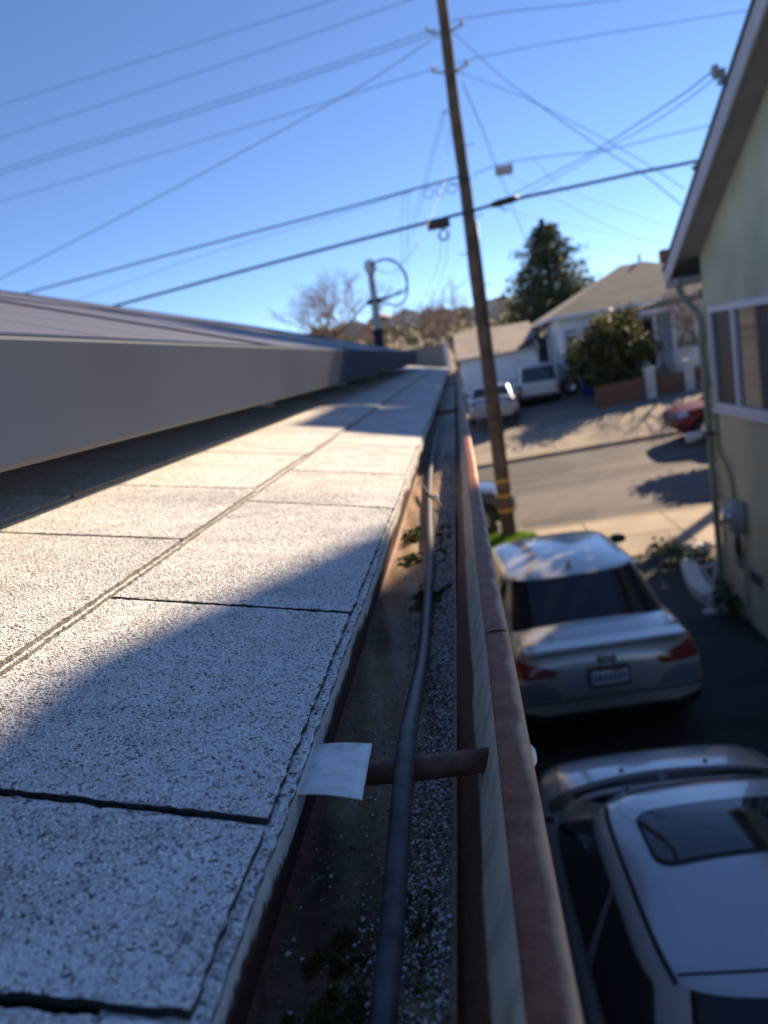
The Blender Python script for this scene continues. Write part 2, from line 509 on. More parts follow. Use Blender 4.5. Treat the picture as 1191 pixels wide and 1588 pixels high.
def np_mesh(name, V, F, mat, parent=None):
    """V (n,3), F (m,k) all faces of k corners; world positions"""
    V = np.asarray(V, np.float32).copy(); F = np.asarray(F, np.int32)
    if parent is not None:
        V -= np.array(root_of(parent).location, np.float32)
    me = bpy.data.meshes.new(name)
    me.vertices.add(len(V)); me.vertices.foreach_set('co', V.ravel())
    me.loops.add(F.size); me.loops.foreach_set('vertex_index', F.ravel())
    me.polygons.add(len(F)); me.polygons.foreach_set('loop_start', np.arange(0, F.size, F.shape[1], dtype=np.int32))
    me.materials.append(mat)
    me.update(calc_edges=True)
    o = bpy.data.objects.new(name, me); COL.objects.link(o)
    if parent is not None: o.parent = parent
    return o

def smooth_curve(pts, sub=6):
    """Catmull-Rom through the points"""
    P = [Vector(p) for p in pts]
    P = [P[0] * 2 - P[1]] + P + [P[-1] * 2 - P[-2]]
    out = []
    for i in range(1, len(P) - 2):
        for k in range(sub):
            t = k / sub
            a, b, c, d = P[i - 1], P[i], P[i + 1], P[i + 2]
            out.append(0.5 * ((2 * b) + (c - a) * t + (2 * a - 5 * b + 4 * c - d) * t * t + (3 * b - a - 3 * c + d) * t ** 3))
    out.append(P[-2])
    return out

# ------------------------------------------------------------------ terrain
PROFILE = [(-300, .1), (12.4, .1), (15.22, .12), (15.36, 0.0), (19, .14), (23.3, .36), (23.45, .36), (26.5, .86), (33, 1.36), (45, 2.1),
           (90, 3.0), (150, 4.0), (230, 11.0), (300, 16.5), (360, 18.0), (700, 24), (1600, 30)]
XSLOPE = [(-300, 0), (14, 0), (23.3, .022), (26.5, .062), (33, .035), (45, .03), (80, 0), (1600, 0)]
def G(x, y):
    z = np.interp(y, [p[0] for p in PROFILE], [p[1] for p in PROFILE])
    k = np.interp(y, [p[0] for p in XSLOPE], [p[1] for p in XSLOPE])
    return float(z + k * (min(max(x, -14), 22) - 3))

def sheet(name, x0, x1, y0, y1, dz, mat, parent=None, nx=None, ny=None, kind=None):
    nx = nx or max(2, int((x1 - x0) / 1.5) + 1); ny = ny or max(2, int((y1 - y0) / 0.8) + 1)
    xs = np.linspace(x0, x1, nx); ys = np.linspace(y0, y1, ny)
    mb = MB()
    vs = [(x, y, G(x, y) + dz) for y in ys for x in xs]
    fs = [(j * nx + i, j * nx + i + 1, (j + 1) * nx + i + 1, (j + 1) * nx + i) for j in range(ny - 1) for i in range(nx - 1)]
    mb.add(vs, fs)
    o = mb.build(name, mat, parent)
    if kind: tag(o, kind=kind)
    return o

# the ground: one sheet out to the hills and past them
ys = [-60, -20, -5, 0, 5, 10, 12.4, 15.22, 15.36, 19, 23.3, 23.45, 25, 26.5, 29, 33, 38, 45, 60, 90, 120, 150, 175, 200, 230, 260, 300, 330, 360, 450, 700, 1600]
xs = [-900, -500, -300, -200, -140, -100, -70, -50, -35, -24, -14, -8, -3, 2, 7, 12, 17, 22, 30, 45, 60, 80, 110, 150, 200, 260, 330, 500, 900]
mb = MB()
vs = []
for y in ys:
    for x in xs:
        bump_h = 0 if y < 150 else (math.sin(x * .021 + 1) * 2.2 + math.sin(x * .057 + y * .013) * 1.1 + max(0, -x - 20) * 0.01) * min(1, (y - 150) / 100)
        vs.append((x, y, G(x, y) - 0.03 + bump_h))
n = len(xs)
mb.add(vs, [(j * n + i, j * n + i + 1, (j + 1) * n + i + 1, (j + 1) * n + i) for j in range(len(ys) - 1) for i in range(n - 1)])
ground = mb.build('ground', M['hill']); tag(ground, kind='structure')

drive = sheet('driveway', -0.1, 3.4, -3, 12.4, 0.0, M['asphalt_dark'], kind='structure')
yard = sheet('yard', -12, 40, 26.5, 46, 0.0, M['lot'], kind='structure')
yard_front = sheet('front_yard', 3.4, 16, 9.8, 12.4, 0.0, M['soil'], kind='structure')
yard_left = sheet('side_yard', -14, -0.1, 12.0, 12.4, 0.0, M['soil'], kind='structure')

# road with its patches
road = sheet('road', -60, 60, 15.36, 23.3, 0.0, M['asphalt'], kind='structure', nx=30, ny=12)
def road_patch(poly, mat, dz):
    mb = MB()
    mb.add([(x, y, G(x, y) + dz) for x, y in poly], [tuple(range(len(poly)))])
    o = mb.build('road_patch', mat, road)
    return o
road_patch([(-2, 18.6), (2.2, 18.9), (5.0, 19.3), (9, 19.2), (14, 19.4), (14, 16.6), (8, 16.5), (4.8, 16.2), (2.2, 16.5), (1.6, 15.6), (-2, 15.5)], M['asphalt_new'], .006)
road_patch([(-3, 22.8), (2.2, 22.7), (3.0, 21.9), (2.8, 20.9), (1.4, 20.3), (-3, 20.1)], M['asphalt_old'], .008)
road_patch([(2.2, 20.4), (4.3, 20.9), (5.6, 22.6), (9, 22.4), (12, 22.3), (12, 20.9), (6.5, 20.6), (4.2, 20.0)], M['asphalt_new'], .010)
road_patch([(1.0, 16.9), (2.6, 16.8), (2.4, 15.5), (0.9, 15.5)], M['asphalt_old'], .011)
for k in range(3):      # crack filler running along the road
    y0 = 17.9 + k * 1.7
    pts = [(x, y0 + .10 * math.sin(x * 1.3 + k) + .05 * math.sin(x * 4.1 + k * 2), 0) for x in np.linspace(-6, 12, 40)]
    mb = MB()
    vs = []
    for x, y, _ in pts: vs += [(x, y - .014, G(x, y) + .014), (x, y + .014, G(x, y) + .014)]
    mb.add(vs, [(2 * i, 2 * i + 2, 2 * i + 3, 2 * i + 1) for i in range(len(pts) - 1)])
    mb.build('crack_seal', M['asphalt_dark'], road)

# kerbs and slabs
def slab_row(parent, y0, y1, xw, x0, x1, mats, skip=()):
    x = x0; k = 0
    while x < x1:
        xe = x + xw
        if not any(a < (x + xe) / 2 < b for a, b in skip):
            m = MB(); g = 0.012; t = random.uniform(-.004, .004)
            c = [(x + g, y0 + g), (xe - g, y0 + g), (xe - g, y1 - g), (x + g, y1 - g)]
            top = [(px, py, G(px, py) + .03 + t + random.uniform(-.003, .003)) for px, py in c]
            bot = [(px, py, G(px, py) - .1) for px, py in c]
            m.add(bot + top, [(3, 2, 1, 0), (4, 5, 6, 7), (0, 1, 5, 4), (1, 2, 6, 5), (2, 3, 7, 6), (3, 0, 4, 7)])
            m.build('slab', random.choice(mats), parent)
        x = xe; k += 1

walk = sheet('sidewalk', -40, 40, 12.4, 15.08, 0.0, M['soil'], kind='structure')
slab_row(walk, 12.4, 13.72, 1.55, -10.35, 16, [M['concrete'], M['concrete'], M['concrete_b']])
slab_row(walk, 13.72, 15.06, 1.55, -10.35, 16, [M['concrete'], M['concrete_b'], M['concrete']], skip=((-1.2, 1.1),))
kerb = MB()
xsn = np.linspace(-40, 40, 54)
vs = []
for x in xsn: vs += [(x, 15.08, G(x, 15.2) - .1), (x, 15.08, G(x, 15.08) + .034), (x, 15.22, G(x, 15.2) + .03), (x, 15.37, G(x, 15.37) - .05)]
kerb.add(vs, [(4 * i + a, 4 * i + 4 + a, 4 * i + 5 + a, 4 * i + 1 + a) for i in range(len(xsn) - 1) for a in range(3)])
tag(kerb.build('kerb', M['concrete_b']), kind='structure')
walk2 = sheet('far_sidewalk', -40, 40, 23.45, 26.5, 0.0, M['soil'], kind='structure')
slab_row(walk2, 23.62, 25.0, 1.7, -9.2, 18, [M['concrete'], M['concrete_b'], M['concrete']])
slab_row(walk2, 25.0, 26.5, 1.7, -9.2, 18, [M['concrete'], M['concrete_b']])
kerb = MB()
vs = []
for x in xsn: vs += [(x, 23.27, G(x, 23.3) - .05), (x, 23.31, G(x, 23.3) + .10), (x, 23.46, G(x, 23.45) + .12), (x, 23.62, G(x, 23.62) + .03)]
kerb.add(vs, [(4 * i + a, 4 * i + 4 + a, 4 * i + 5 + a, 4 * i + 1 + a) for i in range(len(xsn) - 1) for a in range(3)])
tag(kerb.build('far_kerb', M['concrete_b']), kind='structure')

# ------------------------------------------------------------------ our house: roof, shingles, fascia
TH = R(12.5)
UX, UZ = -math.cos(TH), math.sin(TH)
EX, EZ = -0.109, CAM_Z - 0.183
def rp(u, y, h=0.0):
    """a point on the roof: u up the slope from the eave, h off the deck"""
    return (EX + u * UX + h * math.sin(TH), y, EZ + u * UZ + h * math.cos(TH) - 0.013)

ROOF_END = 11.6
house = empty('shingled_house', (EX, 0, 0.1), 0, 'low-pitched house with pale granule shingles on its roof, filling the foreground', 'house')
mb = MB()
deck = [rp(0.004, -1.5, -.012), rp(4.6, -1.5, -.012), rp(4.6, ROOF_END, -.012), rp(0.004, ROOF_END, -.012),
        rp(0.004, -1.5, -.001), rp(4.6, -1.5, -.001), rp(4.6, ROOF_END, -.001), rp(0.004, ROOF_END, -.001)]
mb.add(deck, [(0, 1, 2, 3), (7, 6, 5, 4), (4, 5, 1, 0), (5, 6, 2, 1), (6, 7, 3, 2), (7, 4, 0, 3)])
mb.build('roof_deck', M['deck'], house)
# far slope and body of the house
top = rp(4.6, 0, -.002)
mb = MB()
mb.add([(top[0], -1.5, top[2]), (top[0], ROOF_END, top[2]), (top[0] - 4.6, ROOF_END, EZ), (top[0] - 4.6, -1.5, EZ)], [(0, 1, 2, 3)])
mb.build('back_slope', M['granules'], house)
mb = MB()
mb.box((top[0] - 4.5, -1.4, 0.05), (-0.165, ROOF_END - .1, CAM_Z - .29))
mb.build('wall', M['stucco_beige'], house)
mb = MB()
mb.box((-0.163, -1.5, CAM_Z - .36), (-0.130, ROOF_END - .02, CAM_Z - .206))
mb.build('fascia', M['white_paint'], house)
# drip edge: bright metal strip folded over the eave
mb = MB()
yy = np.linspace(-0.3, ROOF_END, 70)
vs = []
for y in yy:
    w = 0.0012 * math.sin(y * 23) + 0.0008 * math.sin(y * 61)
    vs += [rp(0.03, y, .000), rp(-0.0015, y, .000), (EX - .001 + w * .5, y, EZ - 0.030 + w), (EX - .004 + w * .5, y, EZ - 0.031 + w)]
mb.add(vs, [(4 * i + a, 4 * i + 4 + a, 4 * i + 5 + a, 4 * i + 1 + a) for i in range(len(yy) - 1) for a in range(3)])
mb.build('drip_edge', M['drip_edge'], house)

EXPO = 0.205
KEYS = {0: [-.05, .09, .188, .288, .561, .975, 1.262, 1.66, 1.93],
        1: [-.10, .12, .40, .7275, 1.025, 1.39, 1.765],
        2: [-.2, .05, .33, .60, .90, 1.21, 1.55, 1.86],
        3: [-.1, .2, .5, .8, 1.1, 1.4, 1.7]}
for c in KEYS:
    while KEYS[c][-1] < ROOF_END: KEYS[c].append(KEYS[c][-1] + random.choice((.27, .31, .34, .40)))
    KEYS[c][-1] = ROOF_END
def shingle_outline(u0, u1, y0, y1, step, jit, slope0=0.0, slope1=0.0):
    """ragged outline; the keyway sides lean a little"""
    pts = []
    def seg(a, b, j):
        L = math.dist(a, b); k = max(2, int(L / step))
        for i in range(k):
            t = i / k
            e = 0 if i == 0 else 1
            w = j * (random.uniform(-1, 1) + (.08 if step < .02 else .8) * math.sin(i * .35 + a[1] * 40))
            if abs(a[0] - b[0]) > abs(a[1] - b[1]): pts.append((a[0] + (b[0] - a[0]) * t, a[1] + (b[1] - a[1]) * t + w * e))
            else: pts.append((a[0] + (b[0] - a[0]) * t + w * e, a[1] + (b[1] - a[1]) * t))
    seg((u0, y0), (u0, y1), jit)
    seg((u0, y1), (u1, y1 + slope1), jit)
    seg((u1, y1 + slope1), (u1, y0 + slope0), 0)
    seg((u1, y0 + slope0), (u0, y0), jit)
    return pts
def lay(parent, name, outline, hfun, thick, mats):
    m = MB(); n = len(outline)
    topv = [rp(u, y, hfun(u) + thick + random.uniform(-.0003, .0003)) for u, y in outline]
    botv = [rp(u, y, hfun(u)) for u, y in outline]
    m.add(topv, [tuple(range(n))], 0)
    m.add(topv + botv, [(i, i + n, (i + 1) % n + n, (i + 1) % n) for i in range(n)], 1)
    o = m.build(name, mats, parent)
    return fix_normals(o)
SH = []
for c in range(4):
    u0 = c * EXPO + (0.0035 if c == 0 else 0.0); u1 = u0 + EXPO + .03
    K = KEYS[c]
    lean = [random.uniform(-.012, .012) * (-1 if c == 0 else 1) for _ in K]
    for i in range(len(K) - 1):
        y0, y1 = K[i] + .0028, K[i + 1] - .0028
        near = y0 < 1.3
        butt = u0 + random.uniform(-.0025, .0025)
        o = lay(house, 'shingle', shingle_outline(butt, u1, y0, y1, .005 if near else .03, .0008 if near else .001, lean[i], lean[i + 1]),
                lambda u: (.0048 if c == 0 else .009) * max(0, 1 - (u - u0) / (EXPO + .03)), .004, [M['granules'], M['butt_edge'] if c else M['asphalt_edge']])
        SH.append((c, u0, butt, y0, y1, lean[i], lean[i + 1]))
    # under-layer of the course showing as a thin second edge
    y = -.3
    while y < ROOF_END:
        ye = min(y + 1.02, ROOF_END)
        e = u0 - (.0042 if c == 0 else .0032) + random.uniform(-.001, .001)
        lay(house, 'starter_strip', shingle_outline(e, u0 + .03, y, ye - .001, .006 if y < 1.2 else .04, .0009), lambda u: .0056 if c else .0015, .003, [M['granules'], M['butt_edge']])
        y = ye

# loose surface grains standing on the near shingles, so that their relief is real
def grains(name, P, size, mat, parent, flat=0.7):
    """8-sided chips at the points P with half-size size"""
    n = len(P)
    base = np.array([[1, 0, 0], [0, 1, 0], [-1, 0, 0], [0, -1, 0], [0, 0, 1], [0, 0, -1]], np.float32)
    V = np.repeat(base[None], n, 0) * (0.55 + 0.7 * rng.random((n, 6, 1), dtype=np.float32))
    V += (rng.random((n, 6, 3), dtype=np.float32) - .5) * .7
    V[:, :, 2] *= flat
    a = rng.random(n) * 6.283
    ca, sa = np.cos(a)[:, None], np.sin(a)[:, None]
    x = V[:, :, 0] * ca - V[:, :, 1] * sa; y = V[:, :, 0] * sa + V[:, :, 1] * ca
    V = np.stack([x, y, V[:, :, 2]], -1) * np.asarray(size)[:, None, None] + np.asarray(P)[:, None, :]
    f = np.array([[0, 1, 4], [1, 2, 4], [2, 3, 4], [3, 0, 4], [1, 0, 5], [2, 1, 5], [3, 2, 5], [0, 3, 5]])
    F = (f[None] + (np.arange(n) * 6)[:, None, None]).reshape(-1, 3)
    return np_mesh(name, V.reshape(-1, 3), F, mat, parent)
pts = []; sz = []
for c, u0, butt, y0, y1, l0, l1 in SH:
    if c > 1 or y0 > .98: continue
    ya, yb = max(y0, .12), min(y1, 1.15)
    if yb <= ya: continue
    pitch = .00175
    nu, ny = int(EXPO / pitch), int((yb - ya) / pitch)
    uu, yy2 = np.meshgrid((np.arange(nu) + .5) * pitch, ya + (np.arange(ny) + .5) * pitch, indexing='ij')
    uu = uu.ravel() + rng.normal(0, pitch * .33, uu.size); yy2 = yy2.ravel() + rng.normal(0, pitch * .33, yy2.size)
    # thin out where the granules have worn off, and fade out with distance
    wear = np.sin(uu * 71 + yy2 * 33) * .5 + np.sin(uu * 27 - yy2 * 58 + 2) * .5 + np.sin(uu * 160 + yy2 * 140) * .3
    keep = rng.random(uu.size) < np.clip(.93 - .20 * (wear > .75) - .12 * (wear > 1.0), 0, 1)
    keep &= rng.random(uu.size) < np.clip((1.15 - yy2) / .25, 0, 1)
    keep &= uu > (butt - u0) + .0008
    t = (yy2 - (y0 + l0 * uu / EXPO))
    keep &= (t > .0006) & ((y1 + l1 * uu / EXPO) - yy2 > .0006)
    uu, yy2 = uu[keep], yy2[keep]
    h = (.0048 if c == 0 else .009) * np.clip(1 - uu / (EXPO + .03), 0, 1) + .004 + rng.random(uu.size) * .0003
    u = u0 + uu
    P = np.stack([EX + u * UX + h * math.sin(TH), yy2, EZ + u * UZ + h * math.cos(TH) - .013], -1)
    pts.append(P); sz.append(.00062 + rng.random(len(P)) ** 1.6 * .0006)
# sparse grains on the thin under-layer edges
for c in (0, 1):
    ny = 1500
    yy2 = rng.uniform(.12, 1.1, ny); u = c * EXPO + (.0035 if c == 0 else 0) - rng.uniform(.0002, .0040, ny); h = (.0056 if c else .0015) + .003
    keep = np.sin(yy2 * 90) + rng.normal(0, .6, ny) > -.2
    P = np.stack([EX + u * UX + h * math.sin(TH), yy2, EZ + u * UZ + h * math.cos(TH) - .013], -1)[keep]
    pts.append(P); sz.append(.0006 + rng.random(len(P)) * .0007)
gr = grains('surface_granules', np.concatenate(pts), np.concatenate(sz), M['roofchips'], house, .62)
tag(gr, kind='stuff')

# raised end wall beyond the shingles, with a pale corner trim
mb = MB()
mb.box((-3.2, ROOF_END - .02, CAM_Z - .42), (-.13, ROOF_END + .16, CAM_Z + .185))
mb.build('end_wall', M['stucco_beige'], house)
mb = MB()
mb.box((-.150, ROOF_END - .045, CAM_Z - .42), (-.085, ROOF_END + .18, CAM_Z + .20))
mb.build('corner_trim', M['white_paint'], house)

# ------------------------------------------------------------------ the gutter
gut = empty('rain_gutter', (-.06, 0, CAM_Z - .27), 0, 'rusty rain gutter with a red-brown lip, running along the shingled eave', 'gutter')
Y0, Y1 = -.25, ROOF_END - .1
gy = np.concatenate([np.linspace(Y0, 2, 60), np.linspace(2.05, Y1, 40)])
def strip(name, prof, mat, smooth=False, wob=0.0):
    """profile (x, z below camera height) swept along the gutter"""
    m = MB(); k = len(prof); vs = []
    for y in gy:
        w = wob * (math.sin(y * 5.1) + .6 * math.sin(y * 13.7 + 1))
        for x, z in prof: vs.append((x + w, y, CAM_Z + z))
    m.add(vs, [(k * i + a, k * i + a + 1, k * i + k + a + 1, k * i + k + a) for i in range(len(gy) - 1) for a in range(k - 1)])
    return m.build(name, mat, gut, smooth)
strip('trough_floor', [(-.1285, -.262), (-.125, -.267), (-.09, -.270), (-.05, -.270), (-.040, -.267)], M['rust'])
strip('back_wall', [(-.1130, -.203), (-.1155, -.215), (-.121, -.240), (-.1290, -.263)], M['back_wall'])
strip('outer_wall', [(-.0420, -.2725), (-.0395, -.268), (-.030, -.254), (-.0225, -.240), (-.014, -.220), (-.0074, -.2035)], M['outer_wall'], True, .0004)
strip('outer_face', [(-.0370, -.272), (-.012, -.240), (.004, -.220), (.0075, -.206)], M['lip'], True, .0004)
# the lip: a rolled bead, flat on top with a rounded outer edge
prof = [(-.0078, -.2070), (-.0080, -.2015), (-.0068, -.2000), (.0040, -.1992), (.0068, -.2000), (.0088, -.2022), (.0094, -.2060), (.0084, -.2095)]
strip('lip', prof, M['lip'], True, .0005)
for yf in (0.385, 3.1, 5.9, 8.7):
    mb = MB()
    z = CAM_Z - .2245
    mb.tube([(-.1185, yf, z), (-.060, yf - .001, z - .0005), (-.0070, yf, z + .0005)], .0068, 16)
    fer = mb.build('ferrule', M['rust'], gut, True)
    mb = MB()
    mb.lathe([(0, .0045), (.0035, .0042), (.006, .0025), (.0066, 0), (.004, -.004), (.002, -.012)], (.0085, yf, z), 'x', 14)
    mb.build('spike_head', M['tan_metal'], gut, True)
# seam where two lengths of gutter overlap
mb = MB()
mb.add([(x, y, CAM_Z + z + .0012) for y in (.515, .545) for x, z in prof[2:6]], [(a, a + 1, a + 5, a + 4) for a in range(3)])
mb.build('seam_plate', M['lip'], gut)

# sediment bed, granule drifts, moss
xs2 = np.linspace(-.127, -.0368, 24); ysd = np.concatenate([np.linspace(-.2, 1.6, 150), np.linspace(1.65, Y1, 60)])
def bed(x, y):
    t = (x + .127) / .0885
    z = -.2685 + .0035 * math.sin(y * 9 + 1) * (1 - t) * .6 + .010 * max(0, t - .42) * (1 + .6 * math.sin(y * 7.3)) + .0016 * math.sin(x * 220 + y * 35) * .5
    return CAM_Z + z + .0035
vs = [(x, y, bed(x, y)) for y in ysd for x in xs2]
n = len(xs2)
mb = MB(); mb.add(vs, [(j * n + i, j * n + i + 1, (j + 1) * n + i + 1, (j + 1) * n + i) for j in range(len(ysd) - 1) for i in range(n - 1)])
sed = mb.build('sediment', M['mud'], None, True); tag(sed, 'brown and olive mud lying along the gutter bottom', 'mud', kind='stuff')
N = 42000
gx = -.127 + .087 * rng.beta(2.0, 1.05, N); gyy = .10 + 1.9 * rng.random(N) ** 1.5
fld = np.sin(gyy * 13 + 1.5 + 3 * np.sin(gx * 60)) * .6 + np.sin(gyy * 31 + gx * 80) * .35 + np.sin(gx * 190 + gyy * 55) * .25
t = (gx + .127) / .087
dens = np.clip((t - .54) * 3.0 + .55 * fld, 0.05, 1)
k = rng.random(N) < dens
gx, gyy = gx[k], gyy[k]
gz = np.array([bed(a, b) for a, b in zip(gx, gyy)]) + rng.random(len(gx)) * .0016
ch = grains('granule_drift', np.stack([gx, gyy, gz], -1), .0005 + rng.random(len(gx)) ** 2 * .0013, M['chips'], None, .75)
tag(ch, 'washed-down roof granules drifted along the gutter bottom', 'granules', kind='stuff')

def moss(cx0, cy0, rx, ry, h, n):
    """a low mat made of many small lobes of different size, with ragged margins"""
    out = []; lobes = 26
    for q in range(lobes):
        a = rng.random() * 6.283; rr = rng.random() ** .7
        lx, ly = cx0 + rx * rr * math.cos(a), cy0 + ry * rr * math.sin(a) * 1.25
        k = int(n / lobes * rng.uniform(.3, 1.9)); sr = rng.uniform(.12, .38) * rx; lh = h * rng.uniform(.25, 1.0) * (1 - .6 * rr)
        P = rng.normal(0, .5, (k, 2)); d2 = (P ** 2).sum(1)
        x = lx + P[:, 0] * sr; y = ly + P[:, 1] * sr * 1.3
        m_ = (x > -.124) & (x < -.042); x, y, d2 = x[m_], y[m_], d2[m_]
        if len(x) == 0: continue
        z = np.array([bed(a_, b_) for a_, b_ in zip(x, y)]) + lh * np.clip(1 - d2, .03, 1) * rng.random(len(x)) ** .35
        d = rng.normal(0, 1, (len(x), 3)); d[:, 2] = np.abs(d[:, 2]) + .5; d /= np.linalg.norm(d, axis=1)[:, None]
        s_ = np.cross(d, rng.normal(0, 1, (len(x), 3))); s_ /= np.linalg.norm(s_, axis=1)[:, None]
        L = (.0010 + .0018 * rng.random(len(x)))[:, None]; B = np.stack([x, y, z], -1)
        out.append(np.stack([B - s_ * L * .3, B + s_ * L * .3, B + d * L], 1).reshape(-1, 3))
    return np.concatenate(out)
clumps = [((-.105, 1.12, .020, .050, .011, 5200), 'mossy green tuft in the gutter where sunlight reaches the shingle edge'),
          ((-.100, .99, .018, .030, .008, 3200), 'smaller green moss tuft just nearer than the sunlit one'),
          ((-.064, .80, .024, .050, .011, 5200), 'dark moss cushion under the black hose'),
          ((-.092, .262, .020, .035, .008, 5200), 'dim moss patch at the bottom of the photo beside the hose'),
          ((-.054, 1.05, .012, .12, .008, 2600), 'long mossy streak along the outer wall beyond the hose'),
          ((-.055, .30, .010, .03, .005, 500), 'thin moss film among granules to the right of the hose')]
for a, lab in clumps:
    V = moss(*a)
    o = np_mesh('moss_tuft', V, np.arange(len(V)).reshape(-1, 3), M['moss']); tag(o, lab, 'moss', 'moss in the gutter')
# leaf litter and pebbles caught farther along
for i, (x, y, s) in enumerate(((-.075, 1.42, .006), (-.060, 1.8, .006), (-.085, 2.3, .007))):
    mb = MB()
    z = bed(x, y) + s * .35
    mb.lathe([(0, -s * .45), (s * .6, -s * .4), (s, -.0005), (s * .7, s * .4), (0, s * .5)], (x, y, z), 'z', 9)
    for q in range(len(mb.v)):
        v = mb.v[q]; mb.v[q] = (v[0] + random.uniform(-.1, .1) * s, v[1] + random.uniform(-.15, .15) * s, v[2] + random.uniform(-.1, .1) * s)
    o = mb.build('pebble', M['tan_metal'], None, True)
    tag(o, ('nearest', 'second nearest', 'farthest')[i] + ' of the pale pebbles lying in the far part of the gutter', 'pebble', 'pebbles in the gutter')
# the hose lying along the trough
hp = [(-.064, -.2, -.242), (-.0635, .12, -.242), (-.061, .24, -.2335), (-.0590, .33, -.217), (-.0590, .39, -.2118), (-.0605, .47, -.224), (-.0640, .60, -.248),
      (-.0670, .75, -.257), (-.0700, .95, -.2575), (-.078, 1.15, -.257), (-.086, 1.40, -.254), (-.094, 1.75, -.252), (-.100, 2.2, -.252), (-.098, 3.0, -.252), (-.094, 4.5, -.252), (-.09, 7, -.252), (-.085, 11.2, -.252)]
mb = MB(); cv = smooth_curve([(x, y, CAM_Z + z) for x, y, z in hp], 8)
mb.tube(cv, .0056, 16)
hose = mb.build('hose', M['hose'], None, True); tag(hose, 'black rubber hose lying along the gutter over the cross tube', 'hose')
mb = MB()
cv = smooth_curve([(-.045, 1.1, CAM_Z - .256), (-.06, 1.28, CAM_Z - .256), (-.085, 1.38, CAM_Z - .247), (-.10, 1.48, CAM_Z - .247)], 6)
mb.tube(cv, .0022, 8)
tag(mb.build('cable', M['hose'], None, True), 'thin black cable crossing the gutter beyond the moss', 'cable')
# white flashing tab bent out from under the shingles
mb = MB()
nu, nv = 10, 8; vs = []
for j in range(nv):
    for i in range(nu):
        a = i / (nu - 1); b = j / (nv - 1)
        x = -.1200 + .0440 * a; y = .328 + .0460 * b - .004 * a * (1 - 2 * b) * .4
        z = CAM_Z - .1985 - .0035 * a + .0018 * math.sin(a * 3.0) - .0016 * (1 - b) * a ** 2 * 1.5
        if a == 0: x -= .006 * (1 - b) * 0
        vs.append((x, y, z))
top = vs; bot = [(x, y, z - .0009) for x, y, z in vs]
k = nu * nv
fs = [(j * nu + i, j * nu + i + 1, (j + 1) * nu + i + 1, (j + 1) * nu + i) for j in range(nv - 1) for i in range(nu - 1)]
mb.add(top + bot, fs + [tuple(q + k for q in reversed(f)) for f in fs]
       + [(i, i + k, i + 1 + k, i + 1) for i in range(nu - 1)] + [((nv - 1) * nu + i + 1, (nv - 1) * nu + i + 1 + k, (nv - 1) * nu + i + k, (nv - 1) * nu + i) for i in range(nu - 1)]
       + [(j * nu + nu - 1, j * nu + nu - 1 + k, (j + 1) * nu + nu - 1 + k, (j + 1) * nu + nu - 1) for j in range(nv - 1)])
def flash_mat():
    m, nt, b = nmat('flashing_white')
    tc = nt.nodes.new('ShaderNodeTexCoord')
    a = noise(nt, tc.outputs['Object'], 55, 8, 0.65, 0.6)
    c = ramp(nt, a, [(0.30, (0.26, 0.24, 0.21)), (0.42, (0.62, 0.62, 0.60)), (0.55, (0.74, 0.75, 0.75))])
    s = noise(nt, tc.outputs['Object'], 260, 4)
    c = mixc(nt, .5, c, ramp(nt, s, [(0.27, (0.3, 0.27, 0.24)), (0.36, (1, 1, 1))]), 'MULTIPLY')
    nt.links.new(c, b.inputs['Base Color']); b.inputs['Roughness'].default_value = .35
    return m
fl = mb.build('flashing_tab', flash_mat(), None, True); tag(fl, 'white metal flashing tab sticking out from the shingle edge over the gutter', 'flashing')

# ------------------------------------------------------------------ solar array
sol = empty('solar_array', (-.47, 0, CAM_Z - .05), 0, 'dark grey solar panel array on the roof slope at left', 'solar panels')
PT = R(18.5)
FX, FZ = -.4127, CAM_Z + .0853          # upper front edge of the array
BX, BZ = -.4400, CAM_Z - .0367         # lower front edge of the skirt
def pp(s, y, h=0): return (FX - s * math.cos(PT) + h * math.sin(PT), y, FZ + s * math.sin(PT) + h * math.cos(PT))
pan_y = [-1.55, .16, 1.87, 3.58, 5.29, 7.0, 8.71]
def slab_pp(m, s0, s1, y0, y1, h0, h1, mi=0):
    v = [pp(s, y, h) for h in (h0, h1) for s, y in ((s0, y0), (s1, y0), (s1, y1), (s0, y1))]
    m.add(v, [(0, 1, 2, 3), (7, 6, 5, 4), (4, 5, 1, 0), (5, 6, 2, 1), (6, 7, 3, 2), (7, 4, 0, 3)], mi)
for row in range(2):
    s0 = .004 + row * 1.03
    for i in range(len(pan_y) - 1):
        y0, y1 = pan_y[i] + .008, pan_y[i + 1] - .008
        m = MB(); s1 = s0 + 1.0
        for a, b, c, d in ((s0, s0 + .018, y0, y1), (s1 - .018, s1, y0, y1), (s0 + .018, s1 - .018, y0, y0 + .018), (s0 + .018, s1 - .018, y1 - .018, y1)):
            slab_pp(m, a, b, c, d, -.036, .002)
        fr = fix_normals(m.build('panel_frame', M['panel_frame'], sol))
        m = MB(); slab_pp(m, s0 + .017, s1 - .017, y0 + .017, y1 - .017, -.008, -.002)
        fix_normals(m.build('panel_glass', M['panel_glass'], fr))
        m = MB()
        for q in range(1, 6): slab_pp(m, s0 + .02, s1 - .02, y0 + (y1 - y0) * q / 6 - .002, y0 + (y1 - y0) * q / 6 + .002, -.002, -.0013)
        fix_normals(m.build('cell_lines', M['steel'], fr))
